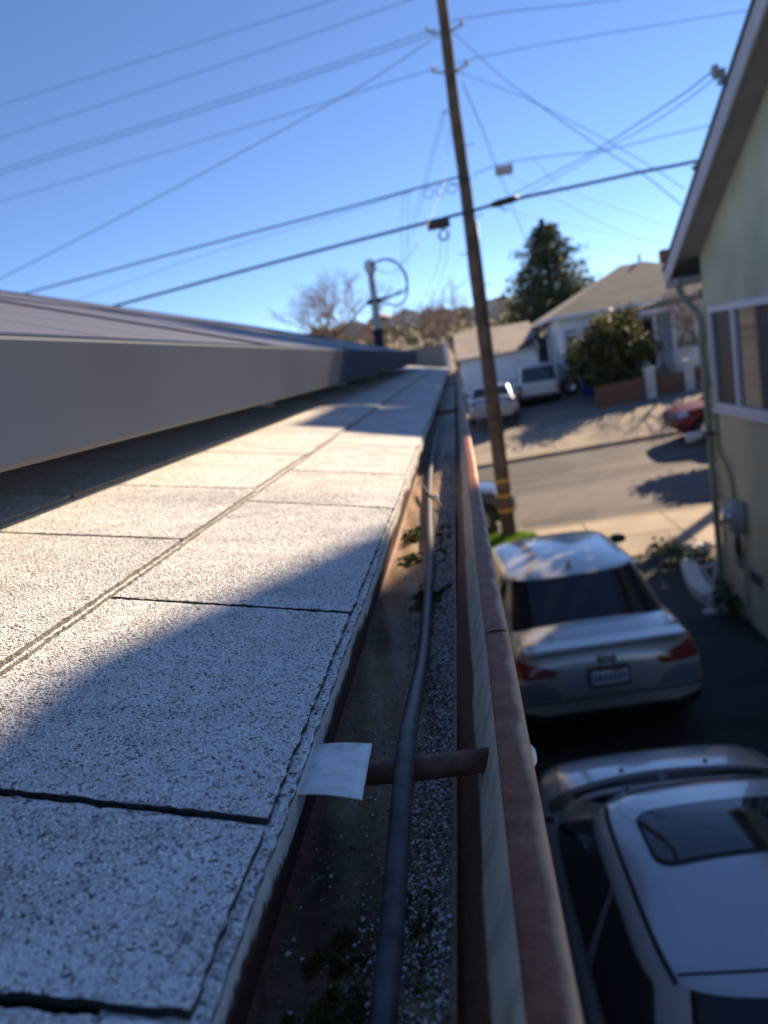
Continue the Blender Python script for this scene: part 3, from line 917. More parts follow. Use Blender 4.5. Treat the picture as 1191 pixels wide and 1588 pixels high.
# skirt along the front: a folded sheet with a bright lower hem
for i, (a, b) in enumerate(zip([-1.55, 5.29], [5.29, 8.71])):
    m = MB()
    cs = [(FX, FZ + .001), (FX + .0015, FZ - .003), (BX + .002, BZ + .003), (BX, BZ), (BX - .014, BZ - .0005), (BX - .014, BZ + .003), (BX - .0025, BZ + .004), (FX - .002, FZ - .004)]
    m.prism([(x, z) for x, z in cs], 1, a + .0015, b - .0015)
    fix_normals(m.build('skirt', M['panel_frame'], sol))
    m = MB(); m.prism([(BX + .0028, BZ + .0035), (BX + .0012, BZ - .0012), (BX - .010, BZ - .0014), (BX - .010, BZ - .0002), (BX, BZ - .0002)], 1, a + .0015, b - .0015)
    fix_normals(m.build('skirt_hem', M['panel_edge'], sol))
for s in (.22, .78, 1.25, 1.82):
    m = MB(); slab_pp(m, s - .02, s + .02, -1.5, 8.7, -.085, -.037)
    fix_normals(m.build('rail', M['steel'], sol))
for y in (-.6, .9, 2.5, 4.2, 5.8, 7.4):
    for s in (.22, 1.25):
        p = pp(s, y, -.085); m = MB(); u = (EX - p[0]) / math.cos(TH); b = rp(u, y)
        m.box((p[0] - .02, y - .025, b[2] - .002), (p[0] + .02, y + .025, p[2] + .002)); m.build('standoff', M['steel'], sol)

# ------------------------------------------------------------------ service mast on the roof
mast = empty('service_mast', (-.92, 9.7, CAM_Z - .1), 0, 'grey metal service mast with a pale weatherhead and looping cables, beyond the solar panels', 'service mast')
mb = MB(); mb.tube([(-.93, 9.7, CAM_Z - .14), (-.905, 9.7, CAM_Z + .62), (-.885, 9.7, CAM_Z + 1.17)], [.05, .045, .042], 12)
mb.build('conduit', M['mast_paint'], mast, True)
mb = MB(); mb.tube([(-.93, 9.7, CAM_Z + .10), (-.922, 9.7, CAM_Z + .47)], .062, 12); mb.build('flashing_boot', M['black_rubber'], mast, True)
mb = MB(); mb.lathe([(0, .12), (.045, .115), (.075, .07), (.078, .01), (.06, -.04), (.046, -.05)], (-.884, 9.7, CAM_Z + 1.20), 'z', 14)
mb.build('weatherhead', M['white_paint'], mast, True)
mb = MB(); mb.box((-.99, 9.66, CAM_Z + .78), (-.80, 9.74, CAM_Z + .84)); mb.build('clevis', M['black_plastic'], mast)
loops = [[(-.86, 9.62, 5.15), (-.66, 9.55, 5.16), (-.50, 9.5, 5.05), (-.44, 9.5, 4.88), (-.50, 9.5, 4.74), (-.62, 9.55, 4.73), (-.80, 9.6, 4.72)],
         [(-.86, 9.62, 5.13), (-.72, 9.55, 5.17), (-.56, 9.5, 5.12), (-.46, 9.5, 4.94), (-.47, 9.5, 4.70), (-.60, 9.5, 4.60), (-.78, 9.6, 4.66)],
         [(-.80, 9.65, 4.70), (-.65, 9.6, 4.73), (-.52, 9.55, 4.78)], [(-.96, 9.7, 4.72), (-1.10, 9.8, 4.66), (-1.35, 10, 4.48), (-1.7, 10.3, 4.36)]]
for l in loops:
    mb = MB(); mb.tube(smooth_curve(l, 6), .011, 6); mb.build('cable_loop', M['wire'], mast, True)

# ------------------------------------------------------------------ house on the right (sage stucco gable)
gh = empty('stucco_house', (3.1, 6, .1), 0, 'sage green stucco house with a gable roof at the right edge', 'house')
WX = 3.1; EAVE_Y, RIDGE_Y, BACK_Y = 10.3, 6.35, 2.4; SL = .54; EZ2 = 4.46
def zt(y): return EZ2 + SL * (EAVE_Y - y) if y >= RIDGE_Y else EZ2 + SL * (EAVE_Y - RIDGE_Y) - SL * (RIDGE_Y - y)
wy0, wy1 = 2.75, 9.85
win = (7.35, 9.66, 2.72, 3.95)   # y0,y1,z0,z1
mb = MB()
def wq(poly):  # polygon in the wall plane (y,z), 12 cm thick
    mb.prism(poly, 0, WX, WX + .12)
wq([(wy0, .0), (wy1, .0), (wy1, win[2]), (wy0, win[2])])
wq([(win[1], win[2] + .0), (wy1, win[2]), (wy1, win[3]), (win[1], win[3])])
wq([(wy0, win[2]), (win[0], win[2]), (win[0], win[3]), (wy0, win[3])])
wq([(wy0, win[3]), (wy1, win[3]), (wy1, zt(wy1) - .14), (RIDGE_Y, zt(RIDGE_Y) - .14), (wy0, zt(wy0) - .14)])
mb.build('gable_wall', M['stucco_green'], gh)
mb = MB(); mb.box((WX + .12, wy1 - .12, 0), (10.5, wy1, EZ2 - .12)); mb.box((WX + .12, wy0, 0), (10.5, wy0 + .12, EZ2 - .12)); mb.box((10.4, wy0, 0), (10.5, wy1, EZ2 - .15))
mb.build('street_wall', M['stucco_green'], gh)
RX = 2.79
mb = MB()
mb.prism([(EAVE_Y, EZ2 - .10), (EAVE_Y, EZ2), (RIDGE_Y, zt(RIDGE_Y)), (BACK_Y, zt(BACK_Y)), (BACK_Y, zt(BACK_Y) - .10), (RIDGE_Y, zt(RIDGE_Y) - .12)], 0, RX + .03, 10.9)
mb.build('roof', M['comp_roof'], gh)
mb = MB()
mb.prism([(EAVE_Y + .01, EZ2 - .20), (EAVE_Y + .01, EZ2 + .012), (RIDGE_Y, zt(RIDGE_Y) + .012), (RIDGE_Y, zt(RIDGE_Y) - .20)], 0, RX, RX + .028)
mb.prism([(RIDGE_Y - .001, zt(RIDGE_Y) + .012), (BACK_Y, zt(BACK_Y) + .012), (BACK_Y, zt(BACK_Y) - .20), (RIDGE_Y - .001, zt(RIDGE_Y) - .20)], 0, RX, RX + .028)
mb.build('rake_board', M['rake_white'], gh)
mb = MB()
mb.prism([(EAVE_Y + .02, EZ2 + .012), (EAVE_Y + .02, EZ2 + .045), (RIDGE_Y, zt(RIDGE_Y) + .045), (RIDGE_Y, zt(RIDGE_Y) + .012)], 0, RX - .02, RX + .2)
mb.build('roof_edge', M['grey_roof'], gh)
mb = MB()
mb.prism([(wy1 + .0, zt(wy1) - .14), (RIDGE_Y, zt(RIDGE_Y) - .135), (RIDGE_Y, zt(RIDGE_Y) - .125), (wy1, zt(wy1) - .125)], 0, RX + .03, WX)
mb.build('soffit', M['soffit'], gh)
mb = MB(); mb.box((RX + .03, wy1 - .02, EZ2 - .19), (10.8, EAVE_Y - .02, EZ2 - .11)); mb.build('eave_soffit', M['soffit'], gh)
mb = MB(); mb.box((RX + .028, EAVE_Y - .02, EZ2 - .20), (10.9, EAVE_Y + .01, EZ2 - .002)); mb.build('eave_fascia', M['rake_white'], gh)
# window
y0, y1, z0, z1 = win
mb = MB(); fw = .075
mb.box((WX - .025, y0, z0), (WX + .06, y1, z0 + fw)); mb.box((WX - .025, y0, z1 - fw), (WX + .06, y1, z1))
mb.box((WX - .025, y0, z0 + fw), (WX + .06, y0 + fw, z1 - fw)); mb.box((WX - .025, y1 - fw, z0 + fw), (WX + .06, y1, z1 - fw))
mb.box((WX - .012, 8.86, z0 + fw), (WX + .06, 8.93, z1 - fw))
wf = mb.build('window', M['white_paint'], gh)
mb = MB(); mb.box((WX + .025, y0 + fw, z0 + fw), (WX + .031, 8.86, z1 - fw)); mb.build('pane', M['glass_window'], wf)
mb = MB(); mb.box((WX + .015, 8.93, z0 + fw), (WX + .021, y1 - fw, z1 - fw)); mb.build('screen_pane', M['black_plastic'], wf)
mb = MB(); mb.box((WX - .05, y0 - .05, z0 - .04), (WX + .02, y1 + .05, z0 - .001)); mb.build('sill', M['white_paint'], wf)
# downspout with elbow
ds = empty('downspout', (3.02, 9.80, .1), 0, 'green downspout at the far corner of the sage house', 'downspout')
mb = MB(); mb.tube(smooth_curve([(2.92, 10.12, 4.30), (2.92, 10.12, 4.18), (2.97, 9.98, 4.03), (3.03, 9.83, 3.88), (3.035, 9.80, 3.6), (3.035, 9.80, 2.0), (3.03, 9.80, .35), (2.98, 9.84, .16)], 4), .042, 10)
mb.build('pipe', M['pipe_green'], ds, True)
for z in (3.0, 1.2):
    mb = MB(); mb.box((2.988, 9.75, z), (3.105, 9.85, z + .03)); mb.build('strap', M['pipe_green'], ds)
# wall lamp on the corner
wl = empty('wall_lamp', (3.0, 9.8, 2.36), 0, 'white floodlight on the corner of the sage house below the window', 'wall lamp')
mb = MB(); mb.tube([(3.10, 9.66, 2.40), (3.0, 9.66, 2.41), (2.93, 9.72, 2.41)], .022, 8); mb.build('arm', M['black_plastic'], wl, True)
mb = MB(); mb.tube([(2.96, 9.72, 2.42), (2.90, 9.76, 2.40), (2.80, 9.84, 2.37), (2.78, 9.86, 2.365)], [.03, .05, .065, .06], 12); mb.build('lamp_head', M['white_paint'], wl, True)
# meter, conduit, boxes
me_ = empty('electric_meter', (3.1, 9.05, 1.1), 0, 'grey electric meter box with conduit on the sage wall', 'electric meter')
mb = MB(); mb.rbox((2.95, 8.90, 1.28), (3.10, 9.16, 1.66), .05, axis=2); mb.build('meter_box', M['meter_grey'], me_, True)
mb = MB(); mb.lathe([(.09, 0), (.09, -.05), (.075, -.085), (0, -.09)], (2.95, 9.03, 1.50), 'x', 18); mb.build('meter_glass', M['lamp_clear'], me_, True)
mb = MB(); mb.rbox((3.00, 9.33, 1.40), (3.10, 9.47, 1.60), .02, axis=0); mb.build('junction_box', M['meter_grey'], me_)
mb = MB(); mb.tube(smooth_curve([(3.07, 9.22, 1.60), (3.07, 9.24, 1.85), (3.07, 9.40, 2.05), (3.07, 9.58, 2.18), (3.07, 9.62, 2.4), (3.07, 9.62, 2.65)], 4), .018, 8); mb.build('conduit', M['pipe_green'], me_, True)
mb = MB(); mb.tube([(3.03, 9.05, 1.28), (3.03, 9.06, 1.05), (3.05, 9.12, .98)], .03, 8); mb.build('pipe_stub', M['black_plastic'], me_, True)
gm = empty('access_panel', (3.1, 9.25, .8), 0, 'narrow grey metal panel below the electric meter', 'panel')
mb = MB(); mb.rbox((3.06, 9.17, .78), (3.10, 9.33, 1.14), .012, axis=0); mb.build('cover', M['pipe_green'], gm)
mb = MB(); mb.box((3.055, 9.19, .80), (3.062, 9.31, 1.12)); mb.build('door_leaf', M['soffit'], gm)
mb = MB()
for y in (9.06, 8.98):
    mb.tube([(3.075, y, .98), (3.075, y, .42), (3.075, y - .05, .36)], .009, 6)
tag(mb.build('cable_pair', M['pipe_green'], None, True), 'thin green cables running down the sage wall below the meter', 'cable')
vt = empty('wall_vent', (3.1, 8.75, .7), 0, 'dark foundation vent low on the sage wall', 'vent')
mb = MB(); mb.box((3.085, 8.55, .70), (3.10, 8.92, .86)); mb.build('frame', M['soffit'], vt)
for q in range(5):
    mb = MB(); mb.box((3.075, 8.57, .715 + q * .028), (3.084, 8.90, .727 + q * .028)); mb.build('slat', M['shade_dark'], vt)
# unseen chimney, added near the ridge to throw a shadow band on our roof
unseen_chm = empty('chimney', (3.5, 6.75, 6.3), 0, 'unseen square stucco chimney added near the ridge of the sage house to shadow the shingled roof', 'chimney')
mb = MB(); mb.box((3.25, 6.92, 5.7), (3.75, 7.55, 7.36)); mb.build('stack', M['stucco_green'], unseen_chm)
mb = MB(); mb.box((3.20, 6.87, 7.36), (3.80, 7.60, 7.44)); mb.build('cap', M['concrete_b'], unseen_chm)
unseen_dmr = empty('unseen_dormer', (4.2, 4.3, 5.8), 0, 'unseen boxy dormer added on the rear slope of the sage house to shade the near shingles', 'dormer')  # unseen dormer, added and slanted to cast the shadow edge on the near shingles
mb = MB(); mb.prism([(2.9, 5.0), (5.62, 5.0), (5.62, 7.0), (5.28, 7.32), (2.9, 7.32)], 0, 3.40, 6.2); mb.build('wall', M['stucco_green'], unseen_dmr)
mb = MB(); mb.prism([(2.8, 7.322), (5.28, 7.322), (5.66, 6.98), (5.70, 7.02), (5.32, 7.38), (2.8, 7.38)], 0, 3.35, 6.3); mb.build('roof', M['comp_roof'], unseen_dmr)
# service attachment on the rake
sa = empty('service_bracket', (2.78, 7.8, 6.0), 0, 'cable bracket on the rake board of the sage house where two wires land', 'bracket')
mb = MB(); mb.box((2.74, 7.72, 5.90), (2.79, 7.82, 6.02)); mb.build('plate', M['steel'], sa)
mb = MB(); mb.lathe([(0, -.06), (.03, -.05), (.04, -.02), (.022, 0), (.04, .02), (.03, .05), (0, .06)], (2.72, 7.78, 6.02), 'z', 10); mb.build('insulator', M['ceramic'], sa, True)

# planter at the corner of that house
pl = empty('planter', (3.2, 10.8, .1), 0, 'low curved white planter edge at the corner of the sage house', 'planter')
cur = smooth_curve([(2.92, 9.62, 0), (2.78, 9.95, 0), (2.80, 10.5, 0), (2.90, 11.1, 0), (3.05, 11.8, 0), (3.25, 12.25, 0), (3.6, 12.38, 0)], 5)
mb = MB(); vs = []
for i, p in enumerate(cur):
    d = (cur[min(i + 1, len(cur) - 1)] - cur[max(i - 1, 0)]).normalized(); nrm = Vector((d.y, -d.x, 0))
    a = p - nrm * .0; b = p + nrm * .22
    vs += [(a.x, a.y, .02), (a.x, a.y, .24), (b.x, b.y, .24), (b.x, b.y, .02)]
mb.add(vs, [(4 * i + a, 4 * i + a + 1, 4 * i + 5 + a, 4 * i + 4 + a) for i in range(len(cur) - 1) for a in range(3)] + [(0, 1, 2, 3)])
fix_normals(mb.build('edge_wall', M['concrete_white'], pl))
def leaf_cloud(centers, n, size, spread, up=.3):
    c = np.asarray(centers, float)
    P = c[rng.integers(0, len(c), n)] + rng.normal(0, 1, (n, 3)) * spread
    d = rng.normal(0, 1, (n, 3)); d[:, 2] += up; d /= np.linalg.norm(d, axis=1)[:, None]
    s = np.cross(d, rng.normal(0, 1, (n, 3))); s /= np.linalg.norm(s, axis=1)[:, None] + 1e-9
    L = size * (.6 + .8 * rng.random((n, 1)))
    return np.stack([P - d * L * .5, P + s * L * .32, P + d * L * .5, P - s * L * .32], 1).reshape(-1, 4, 3).reshape(-1, 3)
def leaf_obj(name, V, mat, parent=None):
    return np_mesh(name, V, np.arange(len(V)).reshape(-1, 4), mat, parent)
for (x, y, h, n, lab) in ((3.15, 11.7, .16, 260, 'leafy green plant in the far end of the white planter'), (3.05, 9.45, .18, 220, 'low weeds at the foot of the sage wall by the downspout'), (2.85, 12.05, .12, 120, 'small weed by the end of the white planter')):
    p = empty('potted_weed' if h < .2 else 'garden_plant', (x, y, .1), 0, lab, 'plant')
    V = leaf_cloud([(x + random.uniform(-.2, .2), y + random.uniform(-.35, .35), .2 + random.uniform(0, h)) for _ in range(14)], n, .08, (.08, .1, .06))
    leaf_obj('leaves', V, M['leaf_b'], p)
    mb = MB()
    for q in range(5): mb.tube([(x + random.uniform(-.1, .1), y + random.uniform(-.2, .2), .08), (x + random.uniform(-.2, .2), y + random.uniform(-.3, .3), .2 + h * .7)], .006, 5)
    mb.build('stems', M['bark'], p)
st = empty('folding_stand', (2.95, 9.75, .1), 0, 'small white crossed-leg stand against the corner downspout', 'stand')
for a, b in (((2.78, 9.62, .12), (3.0, 9.82, .66)), ((2.98, 9.55, .12), (2.80, 9.85, .66)), ((2.78, 9.62, .14), (2.98, 9.55, .14)), ((2.8, 9.85, .64), (3.0, 9.82, .64))):
    mb = MB(); mb.tube([a, b], .018, 8); mb.build('bar', M['white_paint'], st)
mb = MB(); mb.box((2.70, 9.46, .105), (3.02, 9.62, .135)); mb.build('base', M['concrete_white'], st)

# ------------------------------------------------------------------ cars
def subsurf_mesh(verts, faces, level):
    me = bpy.data.meshes.new('t'); me.from_pydata(verts, [], faces); me.update()
    o = bpy.data.objects.new('t', me); COL.objects.link(o)
    m = o.modifiers.new('s', 'SUBSURF'); m.levels = level; m.render_levels = level
    return o
def bake(o):
    dg = bpy.context.evaluated_depsgraph_get()
    me = bpy.data.meshes.new_from_object(o.evaluated_get(dg))
    bpy.data.objects.remove(o)
    return me
def car_body(st, arches, wr_, W):
    """lower body lofted through stations (y, halfwidth, zbottom, zshoulder, ztop), with wheel arches cut out"""
    prof = []
    for (y, w, zb, zs, ztp) in st:
        h = zs - zb
        half = [(.0, zb), (.55 * w, zb), (.86 * w, zb + .01), (.965 * w, zb + .14 * h), (1.0 * w, zb + .42 * h), (.992 * w, zb + .72 * h), (.955 * w, zb + .93 * h),
                (.88 * w, zs + .01), (.70 * w, zs + (ztp - zs) * .72), (.36 * w, ztp), (0, ztp + .006)]
        ring = [(x, y, z) for x, z in half] + [(-x, y, z) for x, z in half[-2:0:-1]]
        prof.append(ring)
    n = len(prof[0]); vs = [p for r in prof for p in r]
    fs = [(i * n + k, i * n + (k + 1) % n, (i + 1) * n + (k + 1) % n, (i + 1) * n + k) for i in range(len(prof) - 1) for k in range(n)]
    fs.append(tuple(range(n - 1, -1, -1))); fs.append(tuple(range((len(prof) - 1) * n, len(prof) * n)))
    o = subsurf_mesh(vs, fs, 2)
    bm = bmesh.new(); bm.from_mesh(o.data); bmesh.ops.recalc_face_normals(bm, faces=bm.faces); bm.to_mesh(o.data); bm.free()
    cutters = []
    for ay in arches:
        c = MB(); c.lathe([(0, -W), (wr_ * 1.16, -W), (wr_ * 1.16, W), (0, W)], (0, ay, wr_ * 1.0), 'x', 28)
        co = c.build('cut', M['shade_dark']); 
        bm = bmesh.new(); bm.from_mesh(co.data); bmesh.ops.remove_doubles(bm, verts=bm.verts, dist=1e-5); bmesh.ops.recalc_face_normals(bm, faces=bm.faces); bm.to_mesh(co.data); bm.free()
        b = o.modifiers.new('b', 'BOOLEAN'); b.operation = 'DIFFERENCE'; b.solver = 'EXACT'; b.object = co; cutters.append(co)
    me = bake(o)
    for c in cutters: bpy.data.objects.remove(c)
    return me
def sgn_pow(c, e): return math.copysign(abs(c) ** e, c)
def cabin_point(g, s, th, off=0.0):
    """greenhouse surface: s 0..1 from belt to roof edge, s>1 over the roof towards its middle"""
    ex = 2.0 / g.get('sq', 6.0)
    t = min(s, 1.0)
    w = g['wb'] + (g['wr'] - g['wb']) * sgn_pow(t, 1.15)
    yf = g['yf0'] + (g['yf1'] - g['yf0']) * t; yr = g['yr0'] + (g['yr1'] - g['yr0']) * t
    z = g['zb'] + (g['zr'] - g['zb']) * (t - .0 if t < .85 else .85 + .15 * math.sin((t - .85) / .15 * math.pi / 2) )
    if t > .85:
        k = 1 - .06 * ((t - .85) / .15) ** 2
    else: k = 1
    if s > 1: k *= 2 - s                             # 1 at the roof edge, 0 in the middle
    cy = (yf + yr) / 2; hy = (yf - yr) / 2
    nn = g.get('sq', 6.0); rho = (abs(math.sin(th)) ** nn + abs(math.cos(th)) ** nn) ** (-1 / nn)
    x = w * k * math.sin(th) * rho; yv = cy + hy * k * math.cos(th) * rho
    if s > 1: z += g['crown'] * 1.3 * max(0, 1 - (x / (w * .94)) ** 2) * max(0, 1 - ((yv - cy) / (hy * .94)) ** 2)
    bow = g.get('bow', .10) * (1 - (x / w) ** 2) * (1 if math.cos(th) > 0 else -.7) * max(0, abs(math.cos(th) * rho)) ** 3 * (k if s > 1 else 1)
    return Vector((x, yv + bow, z))
def cabin_patch(g, s0, s1, t0, t1, off, ns=10, nt_=16):
    m = MB(); vs = []
    for i in range(ns + 1):
        for j in range(nt_ + 1):
            s = s0 + (s1 - s0) * i / ns; th = t0 + (t1 - t0) * j / nt_
            p = cabin_point(g, s, th)
            if off:
                a = cabin_point(g, s + .01, th) - cabin_point(g, s - .01, th); b = cabin_point(g, s, th + .01) - cabin_point(g, s, th - .01)
                nrm = b.cross(a)
                if nrm.length > 1e-9:
                    nrm.normalize()
                    c = Vector((0, (g['yf0'] + g['yr0']) / 2, g['zb']))
                    if nrm.dot(p - c) < 0: nrm.negate()
                    p = p + nrm * off
            vs.append(p)
    k = nt_ + 1
    m.add(vs, [(i * k + j, i * k + j + 1, (i + 1) * k + j + 1, (i + 1) * k + j) for i in range(ns) for j in range(nt_)])
    return m
def projected_patch(body_me, poly, mat, name, parent, axis='y', sign=1, off=.006, thick=.0, res=.035):
    """polygon drawn on the rear (x,z) or side (y,z) of the car, laid on the body surface"""
    bm = bmesh.new(); bm.from_mesh(body_me); tree = BVHTree.FromBMesh(bm); bm.free()
    xs_ = [p[0] for p in poly]; zs_ = [p[1] for p in poly]
    b = bmesh.new()
    vv = [b.verts.new((p[0], 0, p[1])) for p in poly]; b.faces.new(vv)
    bmesh.ops.triangulate(b, faces=b.faces)
    for _ in range(5):
        long = [e for e in b.edges if e.calc_length() > res]
        if not long: break
        bmesh.ops.subdivide_edges(b, edges=long, cuts=1)
        bmesh.ops.triangulate(b, faces=[f for f in b.faces if len(f.verts) > 3])
    for v in b.verts:
        if axis == 'y': o_, d_ = Vector((v.co.x, -sign * 6, v.co.z)), Vector((0, sign, 0))
        else: o_, d_ = Vector((-sign * 4, v.co.x, v.co.z)), Vector((sign, 0, 0))
        hit, nrm, _, _ = tree.ray_cast(o_, d_)
        if hit is None:
            hit = Vector((v.co.x, 0, v.co.z)); nrm = Vector((0, 0, 1)); near = tree.find_nearest(o_ + d_ * 3.5)
            hit, nrm = near[0], near[1]
        v.co = hit - d_ * off
    bmesh.ops.recalc_face_normals(b, faces=b.faces)
    me = bpy.data.meshes.new(name); b.to_mesh(me); b.free(); me.materials.append(mat)
    me.polygons.foreach_set('use_smooth', [True] * len(me.polygons))
    o = bpy.data.objects.new(name, me); COL.objects.link(o); o.parent = parent
    return o
_wheel = {}
def wheel(parent, x, y, r, side, wid=.21):
    key = (round(r, 3), side)
    if key not in _wheel:
        m = MB(); m.lathe([(r * .62, -wid / 2), (r * .9, -wid / 2), (r * .985, -wid * .36), (r, 0), (r * .985, wid * .36), (r * .9, wid / 2), (r * .62, wid / 2), (r * .62, -wid / 2)], (0, 0, 0), 'x', 28)
        ty = m.build('tyre', M['black_rubber'], None, True)
        m = MB(); f = side * wid / 2
        m.lathe([(r * .64, f * .6), (r * .64, f * .96), (r * .58, f * .90), (r * .58, f * .3), (0, f * .3)], (0, 0, 0), 'x', 28)
        for k in range(5):
            a = 2 * math.pi * k / 5; ca, sa = math.cos(a), math.sin(a)
            q = [(r * .08, -r * .10), (r * .60, -r * .07), (r * .60, r * .07), (r * .08, r * .10)]
            v = [(f * h, p * ca - s_ * sa, p * sa + s_ * ca) for h in (.55, .86) for p, s_ in q]
            m.add(v, [(0, 1, 2, 3), (7, 6, 5, 4), (4, 5, 1, 0), (5, 6, 2, 1), (6, 7, 3, 2), (7, 4, 0, 3)])
        m.lathe([(0, f * .92), (r * .12, f * .9), (r * .13, f * .5)], (0, 0, 0), 'x', 14)
        ri = m.build('rim', M['alu'], None, False); ri.parent = ty
        ty.name = 'wheel'
        _wheel[key] = (ty, ri); t2, r2 = ty, ri
    else:
        a, b = _wheel[key]
        t2 = a.copy(); r2 = b.copy(); COL.objects.link(t2); COL.objects.link(r2); r2.parent = t2
    t2.parent = parent; t2.location = (x, y, r)
    return t2
def make_car(name, label, cat, loc, rz, st, g, paint, r=.33, axles=(-1.35, 1.4), group=None, W=None, pillars=True, split=None):
    root = empty(name, loc, rz, label, cat, group)
    W = W or max(s[1] for s in st)
    me = car_body(st, axles, r, W + .3)
    me.materials.clear(); me.materials.append(paint)
    me.polygons.foreach_set('use_smooth', [True] * len(me.polygons))
    body = bpy.data.objects.new('body', me); COL.objects.link(body); body.parent = root
    mb = MB(); mb.box((-W * .80, st[0][0] + .35, r * .75), (W * .80, st[-1][0] - .35, min(s[4] for s in st[2:-2]) - .10)); mb.build('chassis', M['shade_dark'], root, local=True)
    cab = cabin_patch(g, -.06, 1.0, 0, 2 * math.pi, 0, 18, 96); cab2 = cabin_patch(g, 1.0, 1.999, 0, 2 * math.pi, 0, 12, 96)
    k = len(cab.v); cab.v += cab2.v; cab.f += [tuple(i + k for i in f) for f in cab2.f]; cab.m += cab2.m
    c = cab.build('cabin', paint, root, True, True)
    bm = bmesh.new(); bm.from_mesh(c.data); bmesh.ops.remove_doubles(bm, verts=bm.verts, dist=.0008); bmesh.ops.recalc_face_normals(bm, faces=bm.faces); bm.to_mesh(c.data); bm.free()
    c.data.polygons.foreach_set('use_smooth', [True] * len(c.data.polygons))
    fw = g.get('fw', .62); sw = g.get('sw', .60)
    for nm, a, b, s0, s1 in (('windscreen', -fw, fw, .04, .93), ('rear_window', math.pi - fw, math.pi + fw, .05, .93)):
        cabin_patch(g, s0, s1, a, b, .005, 10, 24).build(nm, M['glass_dark'], root, True, True)
    for sd in (1, -1):
        lo, hi = math.pi / 2 - sw, math.pi / 2 + sw
        cuts = split or [(lo, math.pi / 2 - .04), (math.pi / 2 + .04, hi)]
        for a, b in cuts:
            cabin_patch(g, .06, .88, sd * a, sd * b, .005, 10, 14).build('side_window', M['glass_dark'], root, True, True)
    for sd in (-1, 1):
        for ay in axles: wheel(root, sd * (W - .105), ay, r, sd)
        mm = MB(); yb = g['yf0'] - .25; zb = g['zb'] + .02
        mm.lathe([(0, -.09), (.06, -.085), (.085, -.03), (.085, .03), (.05, .07), (0, .075)], (sd * (g['wb'] + .20), yb, zb + .06), 'y', 12)
        mm.v = [(sd * (g['wb'] + .20) + (x - sd * (g['wb'] + .20)) * 1.25, yb + (y - yb) * .62 - .25 * abs(x - sd * g['wb']), zb + .06 + (z - zb - .06) * .72) for x, y, z in mm.v]
        mo = mm.build('door_mirror', M['black_plastic'] if g.get('dark_mirror') else paint, root, True, True)
        mm = MB(); mm.tube([(sd * (g['wb'] - .02), yb + .02, zb), (sd * (g['wb'] + .14), yb, zb + .04)], .025, 6); mm.build('mirror_arm', M['black_plastic'], mo, local=True)
    return root, body

# the silver saloon in the middle of the driveway, tail towards us
saloon_st = [(-2.40, .60, .46, .66, .70), (-2.39, .80, .36, .84, .92), (-2.33, .86, .30, .96, 1.02), (-2.2, .885, .27, .99, 1.06), (-1.8, .91, .24, 1.0, 1.085), (-1.2, .92, .22, .98, 1.07), (0, .92, .20, .95, 1.0),
             (.9, .92, .20, .93, 1.0), (1.3, .91, .20, .90, .98), (1.9, .88, .22, .82, .88), (2.25, .80, .28, .72, .76), (2.40, .62, .38, .58, .62)]
saloon_g = dict(zb=1.0, zr=1.40, crown=.045, wb=.83, wr=.69, yf0=1.25, yf1=.35, yr0=-1.83, yr1=-1.18, sq=6.5, bow=.10, fw=.775, sw=.71, dark_mirror=True)
sa_, sb = make_car('silver_saloon', 'silver saloon car parked in the shaded driveway with its tail lights towards the viewer', 'car', (.80, 8.82, .1), R(3.6), saloon_st, saloon_g, M['silver'], .34, (-1.42, 1.40))
for sd in (1, -1):
    projected_patch(sb.data, [(sd * x, z) for x, z in ((.43, .865), (.60, .925), (.80, .985), (.895, .99), (.895, .90), (.84, .835), (.66, .815), (.48, .815))], M['tail_red'], 'tail_light', sa_, off=.010)
    projected_patch(sb.data, [(sd * x, z) for x, z in ((.80, .90), (.89, .94), (.892, .88), (.84, .85))], M['lamp_clear'], 'reverse_light', sa_, off=.016)
    projected_patch(sb.data, [(sd * x, z) for x, z in ((.62, .40), (.86, .43), (.875, .52), (.80, .50), (.62, .46))], M['black_plastic'], 'reflector', sa_, off=.008)
projected_patch(sb.data, [(-.80, .33), (.80, .33), (.84, .43), (.5, .455), (-.5, .455), (-.84, .43)], M['black_plastic'], 'bumper_insert', sa_, off=.006)
projected_patch(sb.data, [(-.47, .86), (.47, .86), (.36, .655), (-.36, .655)], M['silver_b'], 'plate_recess', sa_, off=.006)
projected_patch(sb.data, [(-.86, .565), (.86, .565), (.87, .59), (.0, .577), (-.87, .59)], M['chrome'], 'bumper_crease', sa_, off=.010)
projected_patch(sb.data, [(-.80, .60), (-.42, .60), (-.50, .72), (-.62, .78), (-.86, .76)], M['steel_blue'], 'bumper_facet', sa_, off=.004)
projected_patch(sb.data, [(.80, .60), (.42, .60), (.50, .72), (.62, .78), (.86, .76)], M['steel_blue'], 'bumper_facet', sa_, off=.004)
plate = MB(); plate.rbox((-.17, -2.455, .705), (.17, -2.44, .865), .012, axis=1); po = plate.build('licence_plate', M['plate_white'], sa_, local=True)
pf = MB()
for a, b in (((-.178, -2.462, .695), (.178, -2.45, .715)), ((-.178, -2.462, .852), (.178, -2.45, .873)), ((-.178, -2.462, .715), (-.163, -2.45, .852)), ((.163, -2.462, .715), (.178, -2.45, .852))): pf.box(a, b)
pf.build('plate_frame', M['black_plastic'], po, local=True)
for q in range(7):          # the embossed characters are too soft to read: plain blurred strokes
    x = -.128 + q * .043
    pc = MB(); pc.rbox((x - .013, -2.459, .735), (x + .013, -2.4555, .810), .010, axis=1); pc.build('plate_mark', M['plate_blue'], po, local=True)
pc = MB(); pc.box((.03, -2.459, .826), (.12, -2.4555, .844)); pc.build('plate_sticker', M['plate_red'], po, local=True)
em = MB()
